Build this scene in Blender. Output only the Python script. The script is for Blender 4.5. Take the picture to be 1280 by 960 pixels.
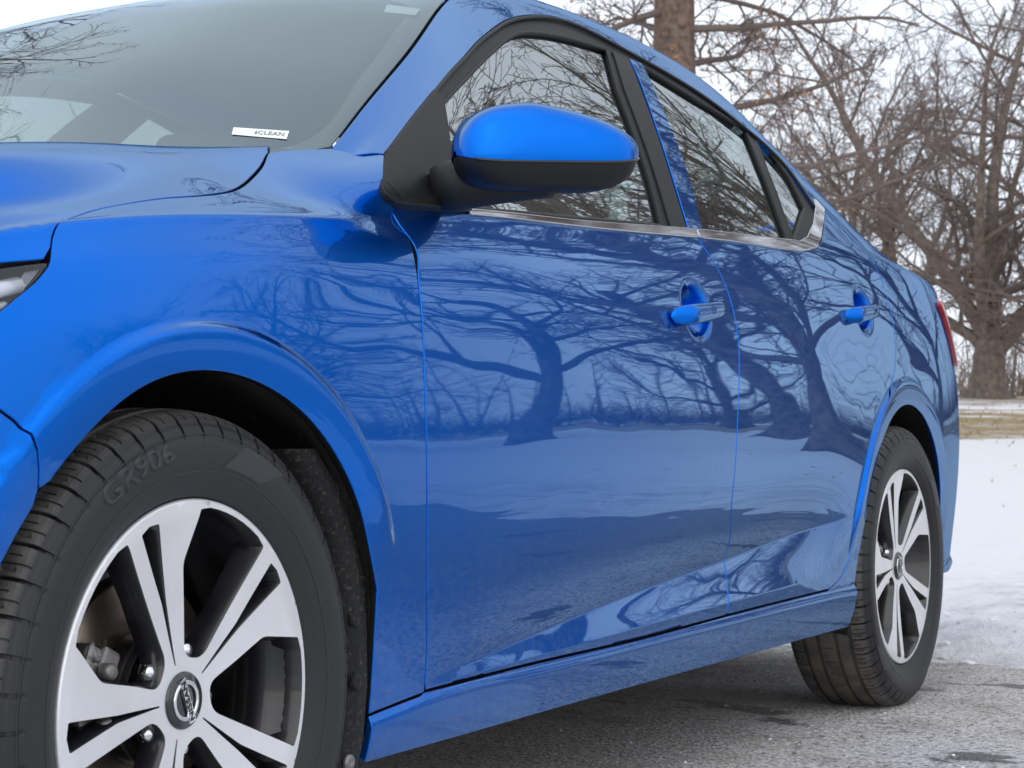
import bpy, bmesh, math, random
import numpy as np
from mathutils import Vector, Matrix
from mathutils.geometry import delaunay_2d_cdt

# ---------------------------------------------------------------- camera, sky, sun, exposure
scene = bpy.context.scene
for o in list(bpy.data.objects): bpy.data.objects.remove(o, do_unlink=True)
cam = bpy.data.cameras.new('camera'); camera = bpy.data.objects.new('camera', cam)
scene.collection.objects.link(camera); scene.camera = camera
cam.sensor_width = 36.0; cam.lens = 36.0*2472/1280; cam.clip_start = .05; cam.clip_end = 2000
YAW, PITCH = math.radians(27.812), math.radians(1.662)
camera.location = (2.2237, -1.7834, .609)
camera.rotation_euler = (math.pi/2+PITCH, 0, YAW)
cam.dof.use_dof = True; cam.dof.focus_distance = 2.9; cam.dof.aperture_fstop = 19

SUN_EL, SUN_AZ = math.radians(38), math.radians(158)          # azimuth clockwise from +Y (car's tail direction)
world = bpy.data.worlds.new('World'); scene.world = world; world.use_nodes = True
wn = world.node_tree; wn.nodes.clear()
wo = wn.nodes.new('ShaderNodeOutputWorld'); bg = wn.nodes.new('ShaderNodeBackground')
sky = wn.nodes.new('ShaderNodeTexSky'); sky.sky_type = 'NISHITA'; sky.sun_disc = False
sky.sun_elevation = SUN_EL; sky.sun_rotation = SUN_AZ; sky.dust_density = 2.0
tc = wn.nodes.new('ShaderNodeTexCoord'); nz = wn.nodes.new('ShaderNodeTexNoise')
nz.inputs['Scale'].default_value = 2.2; nz.inputs['Detail'].default_value = 6; nz.inputs['Roughness'].default_value = .55
wn.links.new(tc.outputs['Generated'], nz.inputs['Vector'])
cr = wn.nodes.new('ShaderNodeValToRGB')                       # the overcast: soft brighter and greyer cloud
cr.color_ramp.elements[0].position = .30; cr.color_ramp.elements[0].color = (7.0, 7.6, 8.7, 1)
cr.color_ramp.elements[1].position = .68; cr.color_ramp.elements[1].color = (9.2, 9.4, 9.9, 1)
wn.links.new(nz.outputs['Fac'], cr.inputs['Fac'])
mx = wn.nodes.new('ShaderNodeMixRGB'); mx.inputs['Fac'].default_value = .82
wn.links.new(sky.outputs['Color'], mx.inputs['Color1']); wn.links.new(cr.outputs['Color'], mx.inputs['Color2'])
wn.links.new(mx.outputs['Color'], bg.inputs['Color']); bg.inputs['Strength'].default_value = .10
wn.links.new(bg.outputs['Background'], wo.inputs['Surface'])

sun_l = bpy.data.lights.new('sun', 'SUN'); sun_l.energy = .5; sun_l.angle = math.radians(100); sun_l.color = (1, .95, .88)
sun = bpy.data.objects.new('sun', sun_l); scene.collection.objects.link(sun)
sd = Vector((math.sin(SUN_AZ)*math.cos(SUN_EL), math.cos(SUN_AZ)*math.cos(SUN_EL), math.sin(SUN_EL)))
sun.rotation_euler = (-sd).to_track_quat('-Z', 'Y').to_euler()

scene.view_settings.view_transform = 'Standard'; scene.view_settings.look = 'None'
scene.view_settings.exposure = .55; scene.view_settings.gamma = 1.0
scene.view_settings.use_curve_mapping = False
scene.render.engine = 'CYCLES'
scene.cycles.max_bounces = 10; scene.cycles.transparent_max_bounces = 12
scene.cycles.use_denoising = True
R_ = random.Random(7)

# ---------------------------------------------------------------- helpers
COL = scene.collection
def link(name, mesh, parent=None, loc=None):
    o = bpy.data.objects.new(name, mesh); COL.objects.link(o)
    if parent is not None: o.parent = parent
    if loc is not None: o.location = loc
    return o
def mesh_of(name, V, F, mats=(), smooth=True, mi=None, normals=None):
    me = bpy.data.meshes.new(name)
    me.from_pydata([tuple(map(float, v)) for v in V], [], [tuple(map(int, f)) for f in F])
    for m in mats: me.materials.append(m)
    if mi is not None: me.polygons.foreach_set('material_index', np.asarray(mi, np.int32))
    if smooth is True: me.polygons.foreach_set('use_smooth', np.ones(len(me.polygons), bool))
    elif smooth is not False and smooth is not None: me.polygons.foreach_set('use_smooth', np.asarray(smooth, bool))
    me.update()
    if normals is not None: me.normals_split_custom_set_from_vertices([tuple(map(float, n)) for n in normals])
    return me
def tag(o, label=None, cat=None, group=None, kind=None):
    for k, v in (('label', label), ('category', cat), ('group', group), ('kind', kind)):
        if v: o[k] = v
    return o
def empty(name, loc=(0, 0, 0), parent=None):
    o = bpy.data.objects.new(name, None); COL.objects.link(o); o.location = loc; o.empty_display_size = .1
    if parent is not None: o.parent = parent
    return o

class MB:
    """collects vertices and faces for ONE mesh"""
    def __init__(s): s.V, s.F, s.M, s.S = [], [], [], []
    def add(s, V, F, m=0, smooth=True):
        b = len(s.V); s.V += [tuple(v) for v in V]; s.F += [tuple(b+i for i in f) for f in F]
        s.M += [m]*len(F); s.S += [smooth]*len(F); return s
    def box(s, c, d, R=None, m=0, bev=0.0):
        bm = bmesh.new(); bmesh.ops.create_cube(bm, size=1)
        for v in bm.verts: v.co = Vector((v.co.x*d[0], v.co.y*d[1], v.co.z*d[2]))
        if bev: bmesh.ops.bevel(bm, geom=list(bm.edges), offset=bev, segments=2, affect='EDGES', profile=.5)
        V = [(R @ v.co if R is not None else v.co) + Vector(c) for v in bm.verts]
        bm.verts.index_update(); F = [[v.index for v in f.verts] for f in bm.faces]; bm.free()
        return s.add(V, F, m, False)
    def lathe(s, prof, n=48, m=0, axis='X', c=(0, 0, 0), smooth=True, closed=False):
        """prof: (x along the axis, r)"""
        V, F = [], []; k = len(prof)
        for i in range(n):
            a = 2*math.pi*i/n
            for x, r in prof: V.append((c[0]+x, c[1]+r*math.sin(a), c[2]+r*math.cos(a)))
        for i in range(n):
            j = (i+1) % n
            for q in range(k-1): F.append((i*k+q, j*k+q, j*k+q+1, i*k+q+1))
        return s.add(V, F, m, smooth)
    def tube(s, pts, rad, n=8, m=0, cap=True):
        pts = [Vector(p) for p in pts]; k = len(pts)
        if not hasattr(rad, '__len__'): rad = [rad]*k
        V, F = [], []; up = None
        for i, p in enumerate(pts):
            t = (pts[min(i+1, k-1)]-pts[max(i-1, 0)]).normalized()
            if up is None: up = t.orthogonal().normalized()
            up = (up-t*up.dot(t)).normalized(); w = t.cross(up)
            for j in range(n):
                a = 2*math.pi*j/n; V.append(p+(up*math.cos(a)+w*math.sin(a))*rad[i])
        for i in range(k-1):
            for j in range(n): F.append((i*n+j, i*n+(j+1) % n, (i+1)*n+(j+1) % n, (i+1)*n+j))
        if cap: F += [tuple(range(n))[::-1], tuple((k-1)*n+j for j in range(n))]
        return s.add(V, F, m)
    def sections(s, rings, m=0, cap=True, smooth=True):
        n = len(rings[0]); V = [p for r in rings for p in r]; F = []
        for i in range(len(rings)-1):
            for j in range(n): F.append((i*n+j, i*n+(j+1) % n, (i+1)*n+(j+1) % n, (i+1)*n+j))
        if cap: F += [tuple(range(n))[::-1], tuple((len(rings)-1)*n+j for j in range(n))]
        return s.add(V, F, m, smooth)
    def mesh(s, name, *mats): return mesh_of(name, s.V, s.F, mats, s.S, s.M)
    def build(s, name, mats, parent=None, loc=None):
        if not isinstance(mats, (list, tuple)): mats = [mats]
        return link(name, s.mesh(name, *mats), parent, loc)

# ---------------------------------------------------------------- materials
def nodes(name):
    m = bpy.data.materials.new(name); m.use_nodes = True; nt = m.node_tree
    return m, nt, nt.nodes['Principled BSDF']
def pbr(name, base, rough=.5, metal=0., coat=0., coat_r=.02, coat_ior=1.5, ior=1.5, var=0., vscale=40., bump=0., bscale=200., spec=None):
    m, nt, b = nodes(name)
    b.inputs['Base Color'].default_value = (*base, 1); b.inputs['Roughness'].default_value = rough
    b.inputs['Metallic'].default_value = metal; b.inputs['IOR'].default_value = ior
    b.inputs['Coat Weight'].default_value = coat; b.inputs['Coat Roughness'].default_value = coat_r
    b.inputs['Coat IOR'].default_value = coat_ior
    if spec is not None: b.inputs['Specular IOR Level'].default_value = spec
    if var or bump:
        t = nt.nodes.new('ShaderNodeTexCoord')
    if var:
        n = nt.nodes.new('ShaderNodeTexNoise'); n.inputs['Scale'].default_value = vscale; n.inputs['Detail'].default_value = 5
        nt.links.new(t.outputs['Object'], n.inputs['Vector'])
        mp = nt.nodes.new('ShaderNodeMapRange'); mp.inputs['From Min'].default_value = .3; mp.inputs['From Max'].default_value = .7
        mp.inputs['To Min'].default_value = 1-var; mp.inputs['To Max'].default_value = 1+var
        nt.links.new(n.outputs['Fac'], mp.inputs['Value'])
        v = nt.nodes.new('ShaderNodeVectorMath'); v.operation = 'SCALE'; v.inputs[0].default_value = base
        nt.links.new(mp.outputs['Result'], v.inputs['Scale']); nt.links.new(v.outputs['Vector'], b.inputs['Base Color'])
    if bump:
        n2 = nt.nodes.new('ShaderNodeTexNoise'); n2.inputs['Scale'].default_value = bscale; n2.inputs['Detail'].default_value = 4
        nt.links.new(t.outputs['Object'], n2.inputs['Vector'])
        bp = nt.nodes.new('ShaderNodeBump'); bp.inputs['Strength'].default_value = bump; bp.inputs['Distance'].default_value = .002
        nt.links.new(n2.outputs['Fac'], bp.inputs['Height']); nt.links.new(bp.outputs['Normal'], b.inputs['Normal'])
    return m
def glass(name, tint, ior, rough=.0, refl=(1, 1, 1)):
    """a single pane: what is behind it shows through the tint, and it mirrors by Fresnel"""
    m = bpy.data.materials.new(name); m.use_nodes = True; nt = m.node_tree; nt.nodes.clear()
    out = nt.nodes.new('ShaderNodeOutputMaterial'); mixn = nt.nodes.new('ShaderNodeMixShader')
    tr = nt.nodes.new('ShaderNodeBsdfTransparent'); tr.inputs['Color'].default_value = (*tint, 1)
    gl = nt.nodes.new('ShaderNodeBsdfGlossy'); gl.inputs['Roughness'].default_value = rough
    gl.inputs['Color'].default_value = (*refl, 1)
    fr = nt.nodes.new('ShaderNodeFresnel'); fr.inputs['IOR'].default_value = ior
    # a pane is usually met from either side: use the outward-facing index on both faces
    ge = nt.nodes.new('ShaderNodeNewGeometry'); mi = nt.nodes.new('ShaderNodeMix'); mi.data_type = 'FLOAT'
    mi.inputs['A'].default_value = ior; mi.inputs['B'].default_value = 1/ior
    nt.links.new(ge.outputs['Backfacing'], mi.inputs['Factor']); nt.links.new(mi.outputs['Result'], fr.inputs['IOR'])
    nt.links.new(fr.outputs['Fac'], mixn.inputs['Fac']); nt.links.new(tr.outputs[0], mixn.inputs[1]); nt.links.new(gl.outputs[0], mixn.inputs[2])
    nt.links.new(mixn.outputs[0], out.inputs['Surface'])
    return m

def paint_material():
    """flake base coat (a broad coloured sheen over a deep blue) under clear lacquer"""
    m = bpy.data.materials.new('metallic_blue_paint'); m.use_nodes = True; nt = m.node_tree; nt.nodes.clear(); L = nt.links.new
    out = nt.nodes.new('ShaderNodeOutputMaterial'); t = nt.nodes.new('ShaderNodeTexCoord')
    v = nt.nodes.new('ShaderNodeTexVoronoi'); v.inputs['Scale'].default_value = 1100      # metal flake
    L(t.outputs['Object'], v.inputs['Vector'])
    bp = nt.nodes.new('ShaderNodeBump'); bp.inputs['Strength'].default_value = .10; bp.inputs['Distance'].default_value = .0006
    L(v.outputs['Distance'], bp.inputs['Height'])
    df = nt.nodes.new('ShaderNodeBsdfDiffuse'); df.inputs['Color'].default_value = (.0, .040, .24, 1)
    fl = nt.nodes.new('ShaderNodeBsdfGlossy'); fl.inputs['Color'].default_value = (.0, .270, 1.0, 1); fl.inputs['Roughness'].default_value = .33
    L(bp.outputs['Normal'], fl.inputs['Normal']); L(bp.outputs['Normal'], df.inputs['Normal'])
    # flop: the flake colour is brightest face-on and sinks towards glancing views
    lf = nt.nodes.new('ShaderNodeLayerWeight'); lf.inputs['Blend'].default_value = .5
    cs = nt.nodes.new('ShaderNodeMapRange'); cs.inputs['From Min'].default_value = .74; cs.inputs['From Max'].default_value = .36; L(lf.outputs['Facing'], cs.inputs['Value'])
    cs.inputs['To Min'].default_value = .14; cs.inputs['To Max'].default_value = 1.0
    fc = nt.nodes.new('ShaderNodeVectorMath'); fc.operation = 'SCALE'; fc.inputs[0].default_value = (.0, .215, .93); L(cs.outputs['Result'], fc.inputs['Scale']); L(fc.outputs['Vector'], fl.inputs['Color'])
    base = nt.nodes.new('ShaderNodeMixShader'); base.inputs['Fac'].default_value = .64; L(df.outputs[0], base.inputs[1]); L(fl.outputs[0], base.inputs[2])
    n = nt.nodes.new('ShaderNodeTexNoise'); n.inputs['Scale'].default_value = 5.5; n.inputs['Detail'].default_value = 2      # pressed-sheet waviness
    mp = nt.nodes.new('ShaderNodeMapping'); mp.inputs['Scale'].default_value = (1, .4, 1.1); L(t.outputs['Object'], mp.inputs['Vector']); L(mp.outputs[0], n.inputs['Vector'])
    b2 = nt.nodes.new('ShaderNodeBump'); b2.inputs['Strength'].default_value = .19; b2.inputs['Distance'].default_value = .006
    L(n.outputs['Fac'], b2.inputs['Height'])
    lac = nt.nodes.new('ShaderNodeBsdfGlossy'); lac.inputs['Color'].default_value = (.50, .74, 1, 1); lac.inputs['Roughness'].default_value = .015; L(b2.outputs['Normal'], lac.inputs['Normal'])
    lw = nt.nodes.new('ShaderNodeLayerWeight'); lw.inputs['Blend'].default_value = .5; L(b2.outputs['Normal'], lw.inputs['Normal'])
    p = nt.nodes.new('ShaderNodeMath'); p.operation = 'POWER'; L(lw.outputs['Facing'], p.inputs[0]); p.inputs[1].default_value = 4.0
    f = nt.nodes.new('ShaderNodeMath'); f.operation = 'MULTIPLY_ADD'; L(p.outputs[0], f.inputs[0]); f.inputs[1].default_value = 2.05; f.inputs[2].default_value = .014
    # a thin film of road salt, heavier towards the sill and the arches' trailing edges
    g = nt.nodes.new('ShaderNodeNewGeometry'); sx = nt.nodes.new('ShaderNodeSeparateXYZ'); L(g.outputs['Position'], sx.inputs[0])
    mr = nt.nodes.new('ShaderNodeMapRange'); mr.inputs['From Min'].default_value = .55; mr.inputs['From Max'].default_value = .16; L(sx.outputs['Z'], mr.inputs['Value'])
    n3 = nt.nodes.new('ShaderNodeTexNoise'); n3.inputs['Scale'].default_value = 55; n3.inputs['Detail'].default_value = 8; n3.inputs['Roughness'].default_value = .75; L(t.outputs['Object'], n3.inputs['Vector'])
    ds = nt.nodes.new('ShaderNodeMapRange'); ds.inputs['From Min'].default_value = .48; ds.inputs['From Max'].default_value = .80; ds.inputs['To Max'].default_value = .42; L(n3.outputs['Fac'], ds.inputs['Value'])
    dm = nt.nodes.new('ShaderNodeMath'); dm.operation = 'MULTIPLY'; L(mr.outputs['Result'], dm.inputs[0]); L(ds.outputs['Result'], dm.inputs[1])
    coat = nt.nodes.new('ShaderNodeMixShader'); fm = nt.nodes.new('ShaderNodeMath'); fm.operation = 'MINIMUM'; L(f.outputs[0], fm.inputs[0]); fm.inputs[1].default_value = .36; L(fm.outputs[0], coat.inputs['Fac']); L(base.outputs[0], coat.inputs[1]); L(lac.outputs[0], coat.inputs[2])
    dirt = nt.nodes.new('ShaderNodeBsdfDiffuse'); dirt.inputs['Color'].default_value = (.20, .20, .21, 1)
    fin = nt.nodes.new('ShaderNodeMixShader'); L(dm.outputs[0], fin.inputs['Fac']); L(coat.outputs[0], fin.inputs[1]); L(dirt.outputs[0], fin.inputs[2])
    L(fin.outputs[0], out.inputs['Surface'])
    return m
PAINT = paint_material()
BLACK = pbr('satin_black_plastic', (.010, .010, .0105), .55, var=.2, bump=.12, bscale=900, spec=.35)
GLOSSBLACK = pbr('black_trim', (.010, .010, .012), .25, coat=.3, coat_r=.1)
RUBBER_AND_SHADE = pbr('rubber_and_gap_shade', (.006, .006, .006), .55)
CHROME = pbr('brushed_chrome', (.55, .55, .57), .05, 1.0)
CHROME2 = pbr('bright_chrome', (.80, .80, .82), .07, 1.0)
DARK = pbr('dark_void', (.004, .004, .004), .9)
GLASS = glass('side_glass', (.42, .52, .49), 5.2, refl=(.93, 1, 1))
WGLASS = glass('windscreen_glass', (.66, .74, .74), 2.3, refl=(.80, .95, 1))
LENS = glass('lamp_lens', (.85, .87, .9), 1.6)
ALU = pbr('machined_alloy', (.80, .80, .81), .36, .55, coat=.4, coat_r=.08, var=.05, vscale=14)
RIMDARK = pbr('gloss_black_rim_paint', (.010, .010, .012), .30, coat=.6, coat_r=.06, var=.5, vscale=22)
STEEL = pbr('cast_steel', (.22, .21, .20), .42, .8, var=.35, vscale=30, bump=.3, bscale=250)
RUST = pbr('worn_disc_steel', (.30, .24, .19), .35, .9, var=.25, vscale=12)
def liner_material():
    m = pbr('wheel_liner_plastic', (.007, .007, .0065), .8, bump=.9, bscale=160); nt = m.node_tree; b = nt.nodes['Principled BSDF']
    t = nt.nodes.new('ShaderNodeTexCoord'); n = nt.nodes.new('ShaderNodeTexNoise'); n.inputs['Scale'].default_value = 130; n.inputs['Detail'].default_value = 6; n.inputs['Roughness'].default_value = .75
    nt.links.new(t.outputs['Object'], n.inputs['Vector']); r = nt.nodes.new('ShaderNodeValToRGB'); e = r.color_ramp.elements       # dried spray and grit
    e[0].position = .54; e[0].color = (.0045, .0045, .0043, 1); e[1].position = .72; e[1].color = (.085, .078, .070, 1)
    nt.links.new(n.outputs['Fac'], r.inputs['Fac']); nt.links.new(r.outputs['Color'], b.inputs['Base Color']); return m
LINER = liner_material()
INTERIOR = pbr('interior_trim', (.17, .18, .19), .75, var=.15, vscale=12)
HEADLINE = pbr('headliner_cloth', (.16, .16, .16), .9)
FRIT = pbr('windscreen_black_band', (.009, .0075, .009), .34, spec=.45)
RED = pbr('red_lamp_lens', (.42, .008, .008), .12, coat=1, coat_r=.02)
WHITE = pbr('white_label_paper', (.80, .84, .80), .5)
GREYPRINT = pbr('grey_print', (.16, .22, .2), .6)
WHITELAMP = pbr('lamp_light_bar', (.8, .82, .85), .2, coat=1)
# ---------------------------------------------------------------- car surface (car frame: v = outward to the car's
# left, u = rearward from the front axle, z = up).  World: X = v, Y = u, Z = z.
def spline_matrix(x):
    n = len(x); h = np.diff(x); A = np.eye(n); B = np.zeros((n, n))
    for i in range(1, n - 1):
        A[i, i-1] = h[i-1]; A[i, i] = 2*(h[i-1]+h[i]); A[i, i+1] = h[i]
        B[i, i-1] = 6/h[i-1]; B[i, i] = -6/h[i-1]-6/h[i]; B[i, i+1] = 6/h[i]
    return np.linalg.solve(A, B)

def spl(x, Y, M, q):
    """natural cubic spline along axis 0 of Y at the points q"""
    q = np.clip(q, x[0], x[-1]); i = np.clip(np.searchsorted(x, q) - 1, 0, len(x) - 2)
    h = x[i+1]-x[i]; a = (x[i+1]-q)/h; b = (q-x[i])/h; D = M @ Y
    e = lambda w: w.reshape(w.shape + (1,)*(Y.ndim-1))
    return e(a)*Y[i] + e(b)*Y[i+1] + e((a**3-a)*h*h/6)*D[i] + e((b**3-b)*h*h/6)*D[i+1]

def spl_rows(x, Yq, M, q):
    """per-point spline: Yq is (N, rows)"""
    q = np.clip(q, x[0], x[-1]); i = np.clip(np.searchsorted(x, q) - 1, 0, len(x) - 2)
    h = x[i+1]-x[i]; a = (x[i+1]-q)/h; b = (q-x[i])/h; D = Yq @ M.T; k = np.arange(len(q))
    return a*Yq[k, i] + b*Yq[k, i+1] + (a**3-a)*h*h/6*D[k, i] + (b**3-b)*h*h/6*D[k, i+1]

def curve(xs, ys):
    xs = np.array(xs, float); ys = np.array(ys, float); M = spline_matrix(xs)
    return lambda q: spl(xs, ys, M, np.atleast_1d(np.asarray(q, float)))

class Loft:
    def __init__(s, us, ts, V, Z, disp):
        s.us = np.array(us, float); s.ts = np.array(ts, float)
        s.V = np.array(V, float); s.Z = np.array(Z, float)
        s.Mu = spline_matrix(s.us); s.Mt = spline_matrix(s.ts); s.disp = disp
    def p(s, u, t):
        u = np.asarray(u, float).ravel(); t = np.asarray(t, float).ravel()
        v = spl_rows(s.ts, spl(s.us, s.V, s.Mu, u), s.Mt, t)
        z = spl_rows(s.ts, spl(s.us, s.Z, s.Mu, u), s.Mt, t)
        if s.disp is not None: v = v + s.disp(u, t, z)
        return np.stack([v, u, z], -1)
    def n(s, u, t, e=.0012):
        u = np.asarray(u, float).ravel(); t = np.asarray(t, float).ravel()
        a = s.p(u+e, t)-s.p(u-e, t); b = s.p(u, t+e)-s.p(u, t-e)
        m = np.cross(a, b); return m/np.maximum(np.linalg.norm(m, axis=1, keepdims=True), 1e-12)

def sst(x):
    x = np.clip(x, 0, 1); return x*x*x*(x*(6*x-15)+10)

FA = (.012, .320); RA = (2.722, .320)                        # arch centres (u, z)
PZ = [.15, .20, .255, .31, .38, .46, .55, .64, .73, .81]
PV = [-.068, -.048, -.034, -.027, -.0185, -.0095, -.0025, 0, -.0035, -.0125]
prof = curve([.10]+PZ+[.86, .91, .955, 1.0], [-.075]+PV+[-.0235, -.0385, -.057, -.085])
vmax = curve([-.9, -.7, -.5, -.3, -.1, .2, .5, 1.0, 1.6, 2.2, 2.6, 2.9, 3.15, 3.35, 3.52, 3.66, 3.76],
             [.62, .775, .850, .886, .899, .9035, .9045, .905, .905, .9045, .9005, .890, .868, .839, .790, .70, .56])
zc_l = curve([.5, .8, 1.1, 1.4, 1.6, 2.0, 2.3, 2.6], [.285, .315, .345, .372, .388, .425, .45, .48])
zl_l = curve([.5, .8, 1.1, 1.4, 1.6, 2.0, 2.3, 2.6], [.279, .287, .297, .307, .313, .325, .335, .345])
dep_l = curve([.3, .5, .62, .9, 1.3, 1.6, 1.9, 2.15, 2.32, 2.5], [0, 0, .003, .013, .021, .023, .023, .013, 0, 0])

zsill = curve([.2, .384, .5228, .80, 1.165, 1.617, 1.92, 2.19, 2.4], [.254, .2579, .2722, .2788, .2832, .2904, .2955, .2995, .302])

def bump_handle(u, z, hu, hz):
    a = np.radians(8); x = (u-hu)*np.cos(a)+(z-hz)*np.sin(a); y = -(u-hu)*np.sin(a)+(z-hz)*np.cos(a)
    r = np.sqrt((x/.072)**2+((y-.002)/.062)**2)
    return -.032*(1-sst((r-.12)/.88))

HND = [(1.448, .838), (2.448, .896)]

def features(u, t, z):
    d = np.zeros_like(u)
    low = t < .95
    r1 = np.hypot(u-FA[0], z-FA[1]); r2 = np.hypot(u-RA[0], z-RA[1])
    f1 = sst((z-.44)/.14)*np.ones_like(u); f1 = np.where(u < FA[0], sst((z-.2)/.2), f1)
    lip = lambda r, r0: .0085*sst((r0-r)/.014)-.0080*np.clip((r0-.017-r)/.046, 0, 1.2)**1.3
    d += np.where(low, lip(r1, .427)*f1, 0)
    f2 = np.where(u < RA[0], sst((z-.34)/.16), sst((z-.25)/.2))
    d += np.where(low, lip(r2, .440)*f2, 0)
    # the skin leans in a little above the middle next to both wheel arches
    wv = .020*sst((u-.10)/.32)*(1-sst((u-.52)/.50))+.042*sst((u-1.95)/.55)*(1-sst((u-2.75)/.5))
    d += np.where(low, -wv*np.clip(z-.60, -.14, .20)*(1-.35*np.clip(abs(z-.60)/.2, 0, 1))*(1-sst((t-.78)/.14)), 0)
    # rising sculpted ledge along the door bottoms
    zc = zc_l(u); zl = zl_l(u); dp = dep_l(u)
    k = np.where(z > zc, 1-sst((z-zc)/(.16)), sst((z-zl)/np.maximum(zc-zl, 1e-3)))
    kz = np.clip((z-zc)/.17, 0, 1); lw = np.clip((z-zl)/np.maximum(zc-zl, 1e-3), 0, 1)
    kk = np.where(z > zc, (1-kz)**2.6, np.clip(lw*1.06-.03+.03*np.cos(lw*np.pi), 0, 1)*1.0)
    d += np.where((z < zc+.17) & (t < .9), -dp*np.maximum(dp*0, kk), 0)
    # the sill stands proud of the door bottoms and rolls over at its top edge
    g = zsill(u)-z
    d += np.where((g > 0) & (u > .36), .0085-.0105*(1-np.clip(g/.020, 0, 1))**2.2, 0)
    for hu, hz in HND:
        m = (abs(u-hu) < .1) & (abs(z-hz) < .1) & (t < .95)
        if m.any(): d[m] += bump_handle(u[m], z[m], hu, hz)
    return d

# ---- U: doors, rear quarter, greenhouse, roof, tail
UU = [-.1, .15, .4, .6, .8, 1.0, 1.2, 1.5, 1.8, 2.1, 2.4, 2.7, 3.0, 3.25, 3.45, 3.6, 3.72]
zb_u = curve([-.1, .4, .7, 1.0, 1.5, 2.1, 2.4, 2.7, 3.0, 3.3, 3.6, 3.8], [.895, .912, .932, .948, .975, 1.008, 1.022, 1.028, 1.026, 1.017, .995, .96])
vb_u = curve([-.1, .4, 1.0, 1.6, 2.1, 2.4, 2.7, 3.0, 3.25, 3.45, 3.6, 3.72], [.835, .845, .846, .845, .842, .834, .826, .812, .790, .752, .67, .50])
zr_u = curve(UU, [.70, .83, .965, 1.083, 1.195, 1.300, 1.370, 1.408, 1.418, 1.410, 1.374, 1.275, 1.128, 1.058, 1.03, 1.0, .96])
vr_u = curve(UU, [.86, .83, .785, .733, .682, .633, .603, .588, .582, .580, .580, .590, .61, .62, .58, .50, .40])
zc_u = curve(UU, [.93, 1.00, 1.10, 1.205, 1.303, 1.390, 1.438, 1.462, 1.465, 1.452, 1.416, 1.318, 1.17, 1.09, 1.07, 1.04, .98])
TU = PZ + [.86, .91, .955, 1.00, 1.12, 1.26, 1.345, 1.385, 1.43, 1.56, 1.76, 1.95]
def build_U():
    V, Z = [], []
    for u in UU:
        vm = vmax(u)[0]; zb = zb_u(u)[0]; vb = vb_u(u)[0]; zr = zr_u(u)[0]; vr = vr_u(u)[0]; zc = zc_u(u)[0]
        v = [vm+a for a in PV]; z = list(PZ)
        hb = (zb-.81)
        va = v[-1]
        for f, g in ((.345, .235), (.69, .58), (1, 1)):
            z.append(.81+hb*f); v.append(va+(vb-va)*g)
        for s in (.11, .40, .74, .93):
            b = .016*4*s*(1-s)
            v.append(vb+(vr-vb)*s+b*.8); z.append(zb+(zr-zb)*s+b*.6)
        v.append(vr-.014); z.append(zr+.013)
        ve = vr-.055; ze = zr+.030
        v.append(ve); z.append(ze)
        for q in (.68, .34, 0):
            v.append(ve*q); z.append(zc-(zc-ze)*q*q)
        V.append(v); Z.append(z)
    return Loft(UU, TU, V, Z, features)

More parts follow.
